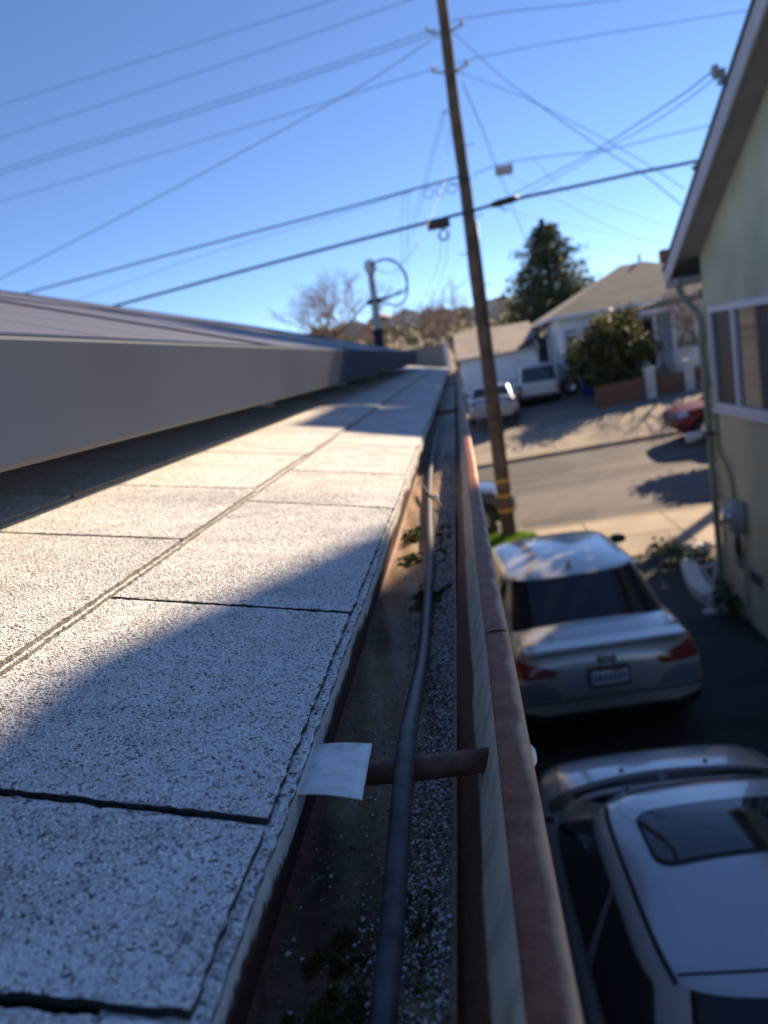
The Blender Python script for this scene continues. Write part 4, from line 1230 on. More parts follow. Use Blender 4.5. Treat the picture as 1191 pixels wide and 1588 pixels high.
for rx, rz_, cz in ((.075, .05, 0), (.030, .047, .0), (.058, .022, .016)):
    em.tube([(rx * math.cos(t), -2.415 + .012 * 0, .93 + cz + rz_ * math.sin(t)) for t in np.linspace(0, 2 * math.pi, 25)], .0075, 6)
em.build('emblem', M['chrome'], sa_, True, True)
em = MB(); em.lathe([(0, -.004), (.075, -.004), (.075, .02)], (0, -2.405, .93), 'y', 20); em.v = [(x, y, .93 + (z - .93) * .66) for x, y, z in em.v]; em.build('emblem_back', M['black_plastic'], sa_, True, True)
sp_ = MB(); sp_.prism([(-2.36, 1.03), (-2.40, 1.062), (-2.385, 1.077), (-2.20, 1.074)], 0, -.72, .72); sp_.build('boot_lip', M['silver'], sa_, local=True)
for sd in (1, -1):
    gl = MB(); vs = []
    for q in range(13):
        p = cabin_point(saloon_g, 1.0 + .16 * 0, sd * (math.pi / 2 - .50 + q / 12 * 1.0)); c_ = cabin_point(saloon_g, 1.06, sd * (math.pi / 2 - .50 + q / 12 * 1.0))
        vs.append((c_.x, c_.y, c_.z + .002))
    gl.tube(vs, .006, 5); gl.build('roof_seam', M['black_plastic'], sa_, True, True)
sf = MB(); sf.lathe([(0, .05), (.012, .045), (.03, .01), (.035, -.02)], (0, -1.05, 1.435), 'z', 10); sf.build('antenna_fin', M['silver'], sa_, True, True)

# the near silver car with a sunroof, right under the gutter
near_st = [(-2.2, .55, .48, .70, .74), (-2.18, .74, .36, .86, .92), (-2.05, .82, .28, .95, 1.02), (-1.6, .85, .24, .97, 1.04), (-.8, .86, .20, .96, 1.0), (0, .86, .19, .94, .98), (.8, .86, .19, .93, .98),
           (1.2, .855, .20, .93, 1.0), (1.55, .84, .22, .90, .975), (1.95, .80, .26, .82, .88), (2.15, .70, .32, .68, .72), (2.25, .5, .4, .56, .6)]
near_g = dict(zb=.97, zr=1.375, crown=.055, wb=.775, wr=.600, yf0=1.32, yf1=.60, yr0=-1.32, yr1=-.52, sq=6.0, bow=.10, fw=.69, sw=.70)
na, nb = make_car('silver_hatchback', 'silver car with a dark glass sunroof parked right below the gutter', 'car', (.98, 3.02, .1), R(2), near_st, near_g, M['silver_b'], .32, (-1.30, 1.32))
def roof_pt(g, x, y):
    """height on the crowned roof above a plan position"""
    best = None
    for s in np.linspace(1.0, 1.98, 50):
        for th in (math.atan2(x, y - (g['yf1'] + g['yr1']) / 2),):
            p = cabin_point(g, s, th)
            e = math.hypot(p.x - x, p.y - y)
            if best is None or e < best[0]: best = (e, p.z)
    return best[1]
from mathutils.bvhtree import BVHTree as _B
cabm = [c for c in na.children if c.name.startswith('cabin')][0].data
bm = bmesh.new(); bm.from_mesh(cabm); ctree = _B.FromBMesh(bm); bm.free()
def on_roof(x, y, off):
    h = ctree.ray_cast(Vector((x, y, 3)), Vector((0, 0, -1)))[0]
    return (x, y, (h.z if h else 1.4) + off)
def roof_plate(x0, x1, y0, y1, r, off, name, mat, parent):
    ring = []
    for cx_, cy_, a0 in ((x1 - r, y1 - r, 0), (x0 + r, y1 - r, 90), (x0 + r, y0 + r, 180), (x1 - r, y0 + r, 270)):
        for k in range(7): t = R(a0 + k * 15); ring.append((cx_ + r * math.cos(t), cy_ + r * math.sin(t)))
    dense = []
    for i_, p_ in enumerate(ring):
        q_ = ring[(i_ + 1) % len(ring)]; k_ = max(1, int(math.dist(p_, q_) / .05))
        dense += [(p_[0] + (q_[0] - p_[0]) * e / k_, p_[1] + (q_[1] - p_[1]) * e / k_) for e in range(k_)]
    ring = dense
    m = MB(); vs = []; n = len(ring); mx, my = (x0 + x1) / 2, (y0 + y1) / 2; K = 6
    for q in range(K): vs += [on_roof(mx + (x - mx) * (1 - q / K), my + (y - my) * (1 - q / K), off) for x, y in ring]
    vs.append(on_roof(mx, my, off))
    fs = [(q * n + i, q * n + (i + 1) % n, (q + 1) * n + (i + 1) % n, (q + 1) * n + i) for q in range(K - 1) for i in range(n)] + [((K - 1) * n + i, (K - 1) * n + (i + 1) % n, K * n) for i in range(n)]
    m.add(vs, fs)
    o = m.build(name, mat, parent, True, True); return fix_normals(o)
sr = roof_plate(-.415, .415, .03, .475, .10, .008, 'sunroof_seal', M['black_rubber'], na)
roof_plate(-.40, .40, .045, .46, .09, .011, 'sunroof_glass', M['glass_dark'], na)
for sd in (1, -1):
    m = MB(); vs = []
    yl = np.linspace(-.53, .60, 24); ln = []
    for y in yl:
        xx = sd * (.545 - .035 * ((y - .04) / .60) ** 4)
        ln.append(on_roof(xx, y, .003))
    m.tube(ln, .011, 6); m.build('roof_ditch', M['black_rubber'], na, True, True)
m = MB(); m.tube([on_roof(x, -.50 - .03 * (1 - (x / .5) ** 2), .001) for x in np.linspace(-.5, .5, 12)], .006, 5); m.build('rear_window_trim', M['black_rubber'], na, True, True)
# cowl, wipers and washer jets
m = MB()
bm = bmesh.new(); bm.from_mesh(nb.data); btree = _B.FromBMesh(bm); bm.free()
def on_body(x, y, off):
    h = btree.ray_cast(Vector((x, y, 3)), Vector((0, 0, -1)))[0]
    return (x, y, (h.z if h else .95) + off)
vs = []
for x in np.linspace(-.76, .76, 25):
    b_ = .13 * (1 - (x / .78) ** 2)
    vs += [on_body(x, 1.22 + b_, .012), on_body(x, 1.37 + b_, .006)]
m.add(vs, [(2 * i, 2 * i + 2, 2 * i + 3, 2 * i + 1) for i in range(24)]); m.build('cowl', M['black_plastic'], na, True, True)
for x0_, x1_ in ((-.60, -.05), (.0, .56)):
    m = MB(); m.tube([(lambda p: (p[0], p[1], p[2]))(on_body(x, 1.27 + .12 * (1 - (x / .78) ** 2), .022)) for x in np.linspace(x0_, x1_, 6)], .008, 6); m.build('wiper', M['black_plastic'], na, True, True)
for x in (-.24, .30):
    m = MB(); p = on_body(x, 1.56, .0); m.lathe([(.0, .014), (.012, .012), (.016, 0)], p, 'z', 10); m.build('washer_jet', M['black_plastic'], na, True, True)
for sd in (1, -1):
    projected_patch(nb.data, [(1.72, .72), (1.98, .66), (2.06, .72), (1.9, .80), (1.66, .82)], M['lamp_clear'], 'headlight', na, axis='x', sign=-sd, off=.006)
# rear view mirror behind the sunroof glass is hidden; add roof light bar line
def shut_line(body_me, pts, root, r=.004):
    b_ = bmesh.new(); b_.from_mesh(body_me); tr = _B.FromBMesh(b_); b_.free()
    out = []
    for p in pts:
        h = tr.find_nearest(Vector(p)); out.append(h[0] + h[1] * .001)
    m_ = MB(); m_.tube(out, r, 5); m_.build('shut_line', M['black_rubber'], root, True, True)
for bd, rt, yb, wv in ((sb, sa_, -2.33, .70), (nb, na, -2.12, .66)):
    for sd in (1, -1):
        shut_line(bd.data, [(sd * (wv + .04 * (1 - k)), yb + (yb * -.22) * k, 1.06) for k in np.linspace(0, 1, 10)], rt)
    shut_line(bd.data, [(x, -2.6, .60) for x in np.linspace(-wv * .62, wv * .62, 12)], rt)
for sd in (1, -1):
    shut_line(nb.data, [(sd * (.70 - .06 * k), 1.30 + .85 * k, 1.0 - .12 * k * k) for k in np.linspace(0, 1, 12)], na)
    for y_ in (-.55, .38): shut_line(nb.data, [(sd * .9, y_, z_) for z_ in np.linspace(.32, .93, 8)], na)
# dark parked car at the near kerb by the pole, nose to the right
suv_st = [(-2.3, .62, .5, .8, .85), (-2.27, .82, .4, 1.0, 1.05), (-2.1, .89, .33, 1.05, 1.12), (-1.2, .92, .28, 1.05, 1.1), (0, .92, .26, 1.02, 1.06), (.8, .92, .26, 1.0, 1.06), (1.2, .91, .27, .98, 1.06), (1.8, .88, .30, .92, 1.0), (2.15, .80, .36, .84, .90), (2.3, .6, .45, .7, .75)]
suv_g = dict(zb=1.06, zr=1.60, crown=.04, wb=.82, wr=.64, yf0=1.15, yf1=.45, yr0=-2.05, yr1=-1.75, sq=7, bow=.08, fw=.69, sw=.70)
da, db = make_car('dark_suv', 'dark blue-grey car parked at the near kerb behind the utility pole', 'car', (-1.42, 16.35, G(0, 16.3)), R(-90), suv_st, suv_g, M['blue_grey'], .37, (-1.35, 1.42))
for sd in (1, -1): projected_patch(db.data, [(1.85, .80), (2.15, .76), (2.2, .84), (2.0, .92), (1.82, .93)], M['lamp_clear'], 'headlight', da, axis='x', sign=-sd, off=.006)
# red car at the far kerb, nose to the left
ra, rb = make_car('red_car', 'dark red car parked at the far kerb, half hidden by the sage house', 'car', (8.0, 22.15, G(8.3, 22.2)), R(90), suv_st, suv_g, M['red_paint'], .36, (-1.35, 1.42))
for sd in (1, -1):
    projected_patch(rb.data, [(1.90, .80), (2.14, .75), (2.2, .80), (2.10, .88), (1.94, .90)], M['lamp_clear'], 'headlight', ra, axis='x', sign=-sd, off=.006)
projected_patch(rb.data, [(-.55, .52), (.55, .52), (.5, .74), (-.5, .74)], M['black_plastic'], 'grille', ra, sign=-1, off=.006)
projected_patch(rb.data, [(2.0, .46), (2.2, .46), (2.2, .54), (2.0, .53)], M['black_plastic'], 'bumper_vent', ra, axis='x', sign=1, off=.006)
# blue-grey sedan nose-in across the street
ca_, cb_ = make_car('steel_blue_sedan', 'steel blue sedan parked across the street behind the utility pole', 'car', (1.25, 30.3, G(1.3, 30.3)), R(-4), saloon_st, saloon_g, M['steel_blue'], .34, (-1.42, 1.40))
for sd in (1, -1): projected_patch(cb_.data, [(sd * x, z) for x, z in ((.5, .85), (.8, .95), (.89, .97), (.89, .86), (.6, .80))], M['tail_red'], 'tail_light', ca_, off=.010)
ea, eb = make_car('pale_car', 'pale grey car parked across the street, left of the steel blue sedan', 'car', (-.95, 32.2, G(-.9, 32)), R(4), near_st, near_g, M['silver'], .32, (-1.30, 1.32))
# white pickup with a canopy
pk_st = [(-2.55, .80, .55, 1.0, 1.06), (-2.52, .86, .48, 1.06, 1.10), (-2.3, .88, .46, 1.08, 1.12), (-.4, .88, .42, 1.08, 1.12), (.4, .88, .40, 1.06, 1.10), (1.2, .88, .40, 1.04, 1.1), (1.9, .87, .42, 1.0, 1.08), (2.35, .82, .46, .94, 1.0), (2.5, .6, .52, .82, .86)]
pk_g = dict(zb=1.08, zr=1.78, crown=.03, wb=.80, wr=.70, yf0=1.25, yf1=.55, yr0=-2.52, yr1=-2.40, sq=11, bow=.03, fw=.72, sw=.72)
pa, pb = make_car('white_pickup', 'white pickup truck with a white canopy parked beside the white house', 'pickup', (3.32, 34.2, G(3.3, 33.5) - .28), R(-2), pk_st, pk_g, M['white_car'], .38, (-1.5, 1.55), split=[(.82, 1.15), (1.22, 2.3)])
for sd in (1, -1): projected_patch(pb.data, [(sd * .70, .66), (sd * .82, .66), (sd * .82, 1.0), (sd * .70, 1.0)], M['tail_red'], 'tail_light', pa, off=.012)
projected_patch(pb.data, [(-.66, .62), (.66, .62), (.66, 1.02), (-.66, 1.02)], M['white_car'], 'tailgate', pa, off=.014)
m = MB(); m.rbox((-.84, -2.72, .42), (.84, -2.56, .58), .05, axis=0); m.build('rear_bumper', M['black_plastic'], pa, local=True)
# tyre leaning on the white house and the blue bin
tw = empty('spare_wheel', (4.62, 32.6, G(4.6, 32.6)), 0, 'dark tyre with a pale rim standing beside the white pickup', 'wheel')
m = MB(); m.lathe([(.24, -.1), (.36, -.1), (.40, -.05), (.40, .05), (.36, .1), (.24, .1), (.24, -.1)], (4.62, 32.6, G(4.6, 32.6) + .40), 'y', 26); m.build('tyre', M['black_rubber'], tw, True)
m = MB(); m.lathe([(0, -.02), (.08, -.06), (.2, -.03), (.245, -.09), (.245, .09)], (4.62, 32.6, G(4.6, 32.6) + .40), 'y', 26); m.build('rim', M['alu'], tw, True)
bz = G(5.2, 32)
bn = empty('recycling_bin', (5.25, 31.6, bz), 0, 'blue wheeled bin between the shrub and the white pickup', 'bin')
m = MB(); b0 = [(4.98, 31.3), (5.50, 31.3), (5.50, 31.9), (4.98, 31.9)]; t0 = [(4.93, 31.25), (5.55, 31.25), (5.55, 31.97), (4.93, 31.97)]
m.add([(x, y, bz + .05) for x, y in b0] + [(x, y, bz + .95) for x, y in t0], [(3, 2, 1, 0), (4, 5, 6, 7), (0, 1, 5, 4), (1, 2, 6, 5), (2, 3, 7, 6), (3, 0, 4, 7)]); m.build('tub', M['blue_bin'], bn)
m = MB(); m.prism([(31.20, bz + .955), (32.02, bz + .955), (32.02, bz + 1.04), (31.5, bz + 1.06), (31.20, bz + 1.0)], 0, 4.90, 5.58); m.build('lid', M['blue_bin'], bn)
for x in (5.0, 5.48):
    m = MB(); m.lathe([(0, -.03), (.12, -.03), (.12, .03), (0, .03)], (x, 31.88, bz + .12), 'x', 14); m.build('wheel', M['black_rubber'], bn)

# ------------------------------------------------------------------ utility pole and wires
pole = empty('utility_pole', (.57, 14.75, .1), 0, 'tall weathered wooden utility pole with yellow bands near its foot', 'utility pole')
def pole_x(z): return .555 + (z - .1) * .0105
mb = MB(); zz = np.linspace(-.2, 11.4, 26)
mb.tube([(pole_x(z) + .008 * math.sin(z * 2.1), 14.75 + .008 * math.sin(z * 1.7 + 1), z) for z in zz], [.150 - .0052 * (z + .2) + .004 * math.sin(z * 5) for z in zz], 14)
mb.build('shaft', M['wood_pole'], pole, True)
for z in (.62, .92, 1.22):
    mb = MB(); mb.lathe([(.150, -.022), (.157, -.02), (.157, .02), (.150, .022)], (pole_x(z), 14.75, z + .1), 'z', 18); mb.build('yellow_band', M['yellow'], pole)
for i in range(11):
    z = 3.2 + i * .62; sd = 1 if i % 2 else -1; r = .165 - .0058 * z
    mb = MB(); mb.tube([(pole_x(z) + sd * (r - .02), 14.73, z), (pole_x(z) + sd * (r + .12), 14.72, z), (pole_x(z) + sd * (r + .125), 14.72, z + .03)], .010, 6); mb.build('step', M['steel'], pole)
for z, half in ((9.50, 0), (8.85, 0)):
    for sd in (-1, 1):
        x = pole_x(z) + sd * .20
        mb = MB(); mb.tube([(pole_x(z) + sd * .10, 14.72, z - .05), (x + sd * .10, 14.68, z)], .018, 6); br = mb.build('bracket', M['steel'], pole)
        mb = MB(); mb.lathe([(0, -.055), (.022, -.05), (.034, -.02), (.02, 0), (.034, .02), (.022, .05), (0, .055)], (x + sd * .10, 14.68, z + .03), 'z', 10); mb.build('insulator', M['ceramic'], br, True)
mb = MB(); mb.box((pole_x(9.2) - .05, 14.56, 8.7), (pole_x(9.2) + .07, 14.62, 9.7)); mb.build('ground_wire_cover', M['wood_pole'], pole)
for z in (6.95, 6.38):
    mb = MB(); mb.box((pole_x(z) - .10, 14.60, z - .03), (pole_x(z) + .11, 14.64, z + .03)); mb.build('cable_clamp', M['black_plastic'], pole)
mb = MB(); mb.tube([(pole_x(z) + .12, 14.66, z) for z in np.linspace(.2, 6.2, 8)], .022, 8); mb.build('riser', M['black_plastic'], pole, True)
cb = empty('splice_closure', (.05, 14.7, 6.2), 0, 'black cable splice box hanging on the thickest cable left of the pole', 'splice box')
mb = MB(); mb.rbox((-.16, 14.60, 6.21), (.26, 14.82, 6.39), .06, axis=0); mb.build('case', M['black_plastic'], cb)
for q in range(3):
    mb = MB(); t = np.linspace(0, 2 * math.pi, 20); mb.tube([(.12 + (.075 + .015 * q) * math.cos(a), 14.7 + .01 * q, 6.10 - .01 * q + (.095) * math.sin(a)) for a in t], .007, 5); mb.build('cable_coil', M['wire'], cb, True)
cb = empty('amplifier_box', (1.38, 14.7, 6.9), 0, 'small pale amplifier box hanging on the cable right of the pole', 'cable box')
mb = MB(); mb.rbox((1.20, 14.62, 6.92), (1.52, 14.76, 7.06), .03, axis=1); mb.build('case', M['ceramic'], cb)
mb = MB(); mb.tube([(1.24, 14.69, 7.06), (1.24, 14.68, 7.12)], .012, 6); mb.tube([(1.48, 14.69, 7.06), (1.48, 14.68, 7.12)], .012, 6); mb.build('hanger', M['steel'], cb)
cb = empty('cable_lashing', (1.32, 14.68, 6.4), 0, 'dark splice sleeve on the thick cable right of the pole', 'cable sleeve')
mb = MB(); mb.tube([(1.05, 14.65, 6.43), (1.15, 14.66, 6.44), (1.45, 14.69, 6.47), (1.55, 14.70, 6.475)], [.04, .065, .065, .04], 10); mb.build('sleeve', M['black_plastic'], cb, True)
mb = MB(); mb.tube([(1.2, 14.67, 6.40), (1.26, 14.67, 6.30), (1.36, 14.68, 6.33)], .012, 6); mb.build('tail', M['wire'], cb)
cb = empty('lashing_coil', (-.52, 14.9, 6.9), 0, 'small cable coil hanging from the upper cable left of the pole', 'cable coil')
for q in range(3):
    t = np.linspace(0, 2 * math.pi, 18); mb = MB(); mb.tube([(-.05 + .22 * q + .085 * math.cos(a), 14.8, 6.88 + .09 * math.sin(a)) for a in t], .009, 5); mb.build('loop', M['wire'], cb, True)
WIRES = [
    ('a', 0.012, [(0.81,14.70,10.56), (-1.31,15.50,10.70), (-5.22,17.00,11.10), (-9.82,18.50,11.45), (-15.55,20.00,11.87)], 'topmost thin power line crossing the upper left sky'),
    ('b', 0.012, [(0.75,14.70,10.15), (-0.31,15.20,10.24), (-4.61,17.00,10.58), (-10.02,18.50,10.76), (-15.84,20.00,11.02)], 'second power line from the top in the left sky'),
    ('c', 0.013, [(0.51,14.70,9.53), (-3.14,16.20,9.75), (-10.21,18.50,10.07), (-16.09,20.00,10.27)], 'upper wire of the close pair crossing the left sky to the pole'),
    ('d', 0.013, [(0.50,14.75,9.47), (-3.17,16.25,9.68), (-10.27,18.55,9.98), (-16.14,20.00,10.14)], 'lower wire of the close pair crossing the left sky to the pole'),
    ('e', 0.012, [(0.47,14.70,8.91), (-1.28,15.30,8.97), (-4.79,16.60,9.13), (-10.42,18.50,9.36), (-16.36,20.00,9.50)], 'single power line below the close pair in the left sky'),
    ('f', 0.014, [(0.38,14.60,9.33), (-0.95,14.40,8.78), (-3.33,13.90,7.93), (-5.51,13.40,7.18), (-7.67,13.00,6.50), (-10.09,12.60,5.81)], 'steep service drop falling left from the pole insulator across the power lines'),
    ('g', 0.022, [(0.54,14.65,7.02), (-0.54,14.90,7.00), (-1.88,15.20,6.97), (-5.13,16.20,6.99), (-9.64,17.40,6.96), (-14.74,18.50,6.93)], 'upper telephone cable left of the pole'),
    ('h', 0.010, [(-0.33,14.85,6.98), (-2.02,15.20,6.87), (-5.03,16.20,6.80), (-8.32,17.00,6.53), (-12.74,18.00,6.26)], 'thin wire hanging just below the upper telephone cable at left'),
    ('i', 0.036, [(0.72,14.60,6.39), (-0.20,14.80,6.37), (-3.46,15.80,6.33), (-7.52,17.00,6.24), (-12.94,18.20,6.08)], 'thickest lowest cable left of the pole, meeting the solar panels'),
    ('j', 0.012, [(0.78,14.70,9.60), (1.93,14.90,9.61), (3.31,15.10,9.54), (6.43,15.50,9.46)], 'power line leaving the pole to the upper right at the top of the photo'),
    ('k', 0.012, [(0.71,14.70,8.92), (2.54,14.90,8.97), (5.91,15.40,8.98), (7.20,15.60,8.96)], 'power line from the pole to the top of the rake board'),
    ('l', 0.013, [(0.78,14.60,9.38), (1.36,13.80,8.34), (1.94,13.00,7.42), (2.56,12.20,6.52), (3.01,11.60,5.90), (3.32,11.10,5.35)], 'service drop falling right from the pole top towards the sage house'),
    ('m', 0.011, [(0.79,14.60,8.72), (1.67,14.00,7.99), (2.52,13.30,7.13), (3.23,12.40,6.22), (3.61,11.90,5.68)], 'lower of the two drops falling right from the pole'),
    ('n', 0.015, [(1.45,14.70,6.55), (1.99,13.00,6.45), (2.38,11.80,6.39), (2.73,10.30,6.33), (2.86,9.00,6.22), (2.75,7.80,6.06)], 'upper wire rising to the bracket on the rake board'),
    ('o', 0.011, [(1.65,14.70,6.49), (2.19,13.00,6.43), (2.56,11.80,6.39), (2.80,10.30,6.26), (2.86,9.00,6.14), (2.75,7.82,5.98)], 'lower wire rising to the bracket on the rake board'),
    ('p', 0.016, [(0.81,14.65,7.01), (1.35,14.70,7.11), (2.18,14.80,7.10), (3.23,14.90,7.03), (4.20,15.10,7.11), (5.18,15.30,7.18), (7.66,15.80,7.34)], 'wavy telephone cable right of the pole carrying the pale box'),
    ('q', 0.036, [(0.72,14.60,6.39), (1.39,14.70,6.46), (2.71,14.90,6.52), (3.92,15.10,6.58), (4.96,15.30,6.62), (7.63,15.80,6.79)], 'thick lowest cable right of the pole'),
    ('r', 0.010, [(0.82,14.70,8.60), (1.17,16.50,8.29), (1.54,18.50,7.88), (2.70,25.00,6.97), (3.62,30.00,6.19)], 'left wire of the pair dropping from the pole towards the conifer'),
    ('s', 0.010, [(0.85,14.75,8.55), (1.22,16.55,8.24), (1.61,18.55,7.81), (2.79,25.10,6.85), (3.74,30.10,6.04)], 'right wire of the pair dropping from the pole towards the conifer'),
    ('t', 0.010, [(0.45,14.60,8.21), (0.11,17.00,8.06), (-0.67,22.00,7.60), (-2.53,32.00,6.53), (-4.41,40.00,5.28)], 'left wire of the pair dropping from the pole towards the service mast'),
    ('u', 0.010, [(0.48,14.65,8.18), (0.15,17.05,8.00), (-0.59,22.05,7.53), (-2.38,32.10,6.46), (-4.20,40.10,5.18)], 'right wire of the pair dropping from the pole towards the service mast'),
    ('v', 0.009, [(-0.51,14.90,6.97), (-0.78,18.00,6.95), (-1.26,24.00,6.66), (-2.31,34.00,5.96), (-3.36,42.00,5.13)], 'left faint drop from the upper telephone cable left of the pole'),
    ('w', 0.009, [(-0.41,14.90,6.97), (-0.64,18.00,6.92), (-1.06,24.00,6.62), (-2.03,34.00,5.91), (-2.94,42.00,5.06)], 'right faint drop from the upper telephone cable left of the pole'),
    ('x', 0.010, [(0.09,14.70,6.24), (-0.02,17.00,5.97), (-0.38,22.00,5.94), (-1.36,32.00,5.70), (-2.69,42.00,5.02)], 'left wire falling from the black splice box'),
    ('y', 0.010, [(0.19,14.70,6.24), (0.12,17.00,5.92), (-0.21,22.00,5.82), (-1.07,32.00,5.60), (-2.28,42.00,4.88)], 'right wire falling from the black splice box'),
    ('z', 0.011, [(0.49,14.60,7.83), (0.32,14.00,7.07), (0.15,13.20,6.51), (-0.22,11.60,5.67), (-0.49,10.40,5.20), (-0.66,9.75,5.02), (-0.86,9.62,5.12)], 'pale service cable curving from the pole down to the roof mast'),
    ('aa', 0.010, [(1.40,14.70,6.92), (2.79,17.00,6.55), (4.45,20.00,6.19), (6.68,24.00,6.00), (9.16,28.00,5.84)], 'lowest sagging wire from the pale box over the white house roof'),
    ('bb', 0.009, [(1.91,14.75,7.08), (2.63,16.00,6.69), (4.16,18.50,6.48), (6.25,22.00,6.27), (8.73,26.00,6.00)], 'thin sagging wire just above the lowest one at right'),
    ('cc', 0.008, [(1.03,14.70,6.45), (2.49,18.00,6.46), (4.75,23.00,6.54), (7.96,29.00,6.50)], 'faint wire running right from the thick cable beyond the pole'),
]
for key, r, ps, lab in WIRES:
    mb = MB(); mb.tube(smooth_curve(ps, 8), r * (.5 if r < .018 else .85), 6)
    o = mb.build('overhead_wire', M['wire_pale'] if key == 'z' else M['wire'], None, True)
    tag(o, lab, 'wire', 'overhead wires')

# ------------------------------------------------------------------ grass verge by the pole
gv = sheet('grass_verge_soil', -1.9, 1.05, 13.74, 15.06, .012, M['soil'], kind='structure', nx=4, ny=4)
n = 9000
ang = rng.random(n) * 6.283; rad = rng.random(n) ** .5
x = np.where(rng.random(n) < .5, .25 + .85 * rad * np.cos(ang), -.9 + 1.6 * (rng.random(n) - .5)); y = 14.4 + .66 * rad * np.sin(ang)
z = np.array([G(a, b) + .01 for a, b in zip(x, y)])
d = rng.normal(0, .35, (n, 3)); d[:, 2] = 1; d /= np.linalg.norm(d, axis=1)[:, None]
s = np.cross(d, rng.normal(0, 1, (n, 3))); s /= np.linalg.norm(s, axis=1)[:, None]
h = (.06 + .10 * rng.random(n))[:, None]; B = np.stack([x, y, z], -1)
V = np.stack([B - s * .010, B + s * .010, B + d * h], 1).reshape(-1, 3)
gro = np_mesh('grass', V, np.arange(len(V)).reshape(-1, 3), M['grass']); tag(gro, 'bright green grass at the foot of the utility pole', 'grass', kind='stuff')

# ------------------------------------------------------------------ white house across the street
def box_house_wall(parent, name, a, b, mat):
    m = MB(); m.box(a, b); return m.build(name, mat, parent)
wh = empty('white_house', (8.4, 36.5, 1.4), 0, 'white bungalow with a brown hip roof across the street', 'house')
HX0, HX1, HY0, HY1 = 4.55, 12.9, 33.45, 40.6
box_house_wall(wh, 'wall', (HX0, HY0, 1.0), (HX1, HY1, 4.72), M['white_wall'])
ev = 4.70; ex0, ex1, ey0, ey1 = HX0 - .45, HX1 + .45, HY0 - .45, HY1 + .45
mb = MB(); rz_ = 6.62; rx0, rx1, ry = 8.15, 9.3, 37.2
mb.add([(ex0, ey0, ev), (ex1, ey0, ev), (ex1, ey1, ev), (ex0, ey1, ev), (rx0, ry, rz_), (rx1, ry, rz_), (ex0, ey0, ev - .12), (ex1, ey0, ev - .12), (ex1, ey1, ev - .12), (ex0, ey1, ev - .12)],
       [(0, 1, 5, 4), (1, 2, 5), (2, 3, 4, 5), (3, 0, 4), (9, 8, 7, 6)])
hr = mb.build('roof', M['comp_roof'], wh)
mb = MB(); mb.add([(ex0, ey0, ev - .12), (ex1, ey0, ev - .12), (ex1, ey1, ev - .12), (ex0, ey1, ev - .12), (ex0, ey0, ev), (ex1, ey0, ev), (ex1, ey1, ev), (ex0, ey1, ev)],
                  [(0, 1, 5, 4), (1, 2, 6, 5), (2, 3, 7, 6), (3, 0, 4, 7)])
mb.v = [(8.7 + (x - 8.7) * 1.003, 37 + (y - 37) * 1.003, z + (.012 if z > ev - .05 else -.01)) for x, y, z in mb.v]
mb.build('fascia', M['white_paint'], wh)
mb = MB(); mb.tube([(9.1, 37.4, 6.4), (9.1, 37.4, 7.0)], .07, 8); mb.build('vent_pipe', M['steel'], hr)
mb = MB(); mb.box((10.4, 38.4, 5.4), (11.0, 39.0, 7.1)); mb.build('chimney', M['brick_brown'], hr)
def far_window(parent, face, u, z, w, h, fixed, mullion=True):
    """window on a wall; face 'y' faces us at y=fixed, face 'x' faces left at x=fixed"""
    m = MB(); t = .06
    def bx(u0, u1, z0, z1, d0, d1):
        if face == 'y': m.box((u0, fixed - d1, z0), (u1, fixed - d0, z1))
        else: m.box((fixed - d1, u0, z0), (fixed - d0, u1, z1))
    bx(u - w / 2 - t, u + w / 2 + t, z - t, z, .0, .05); bx(u - w / 2 - t, u + w / 2 + t, z + h, z + h + t, .0, .05)
    bx(u - w / 2 - t, u - w / 2, z, z + h, .0, .05); bx(u + w / 2, u + w / 2 + t, z, z + h, .0, .05)
    if mullion: bx(u - w / 2, u + w / 2, z + h / 2 - .025, z + h / 2 + .025, .012, .045)
    o = m.build('window', M['white_paint'], parent)
    m2 = MB()
    if face == 'y': m2.box((u - w / 2, fixed - .012, z), (u + w / 2, fixed - .004, z + h))
    else: m2.box((fixed - .012, u - w / 2, z), (fixed - .004, u + w / 2, z + h))
    m2.build('pane', M['glass_window'], o)
for u in (5.0, 5.75): far_window(wh, 'y', u, 2.5, .5, 1.55, HY0)
far_window(wh, 'y', 6.9, 2.7, .95, 1.3, HY0)
for u in (34.4, 35.2, 37.5): far_window(wh, 'x', u, 2.5, .5, 1.55, HX0)
# clapboard lines on the street face
for q in range(12):
    z = 1.7 + q * .24
    m = MB(); m.prism([(HY0 - .0, z), (HY0 - .022, z - .012), (HY0 - .002, z + .20)], 0, HX0 + .02, 7.55); m.build('clapboard', M['white_wall'], wh)
# projecting wing with porch at right
box_house_wall(wh, 'wing_wall', (8.75, 31.9, 1.0), (12.4, HY0 + .02, 4.35), M['white_wall'])
mb = MB(); mb.prism([(7.3, 4.32), (7.3, 4.42), (8.3, 4.62), (12.9, 4.62), (12.9, 4.32)], 1, 31.3, HY0 + .1); mb.build('porch_roof', M['comp_roof'], wh)
mb = MB(); mb.box((7.28, 31.24, 4.14), (12.9, 31.36, 4.34)); mb.build('porch_beam', M['white_paint'], wh)
mb = MB(); mb.box((7.35, 31.5, 1.6), (8.75, HY0, 2.02)); mb.build('porch_floor', M['concrete_b'], wh)
for x in (7.45, 8.0, 8.68):
    mb = MB(); mb.rbox((x - .07, 31.42, 2.02), (x + .07, 31.56, 4.14), .03, axis=2); mb.build('porch_post', M['white_paint'], wh)
mb = MB(); mb.box((7.6, HY0 - .05, 2.02), (8.45, HY0 - .004, 3.95)); dr = mb.build('door', M['shade_dark'], wh)
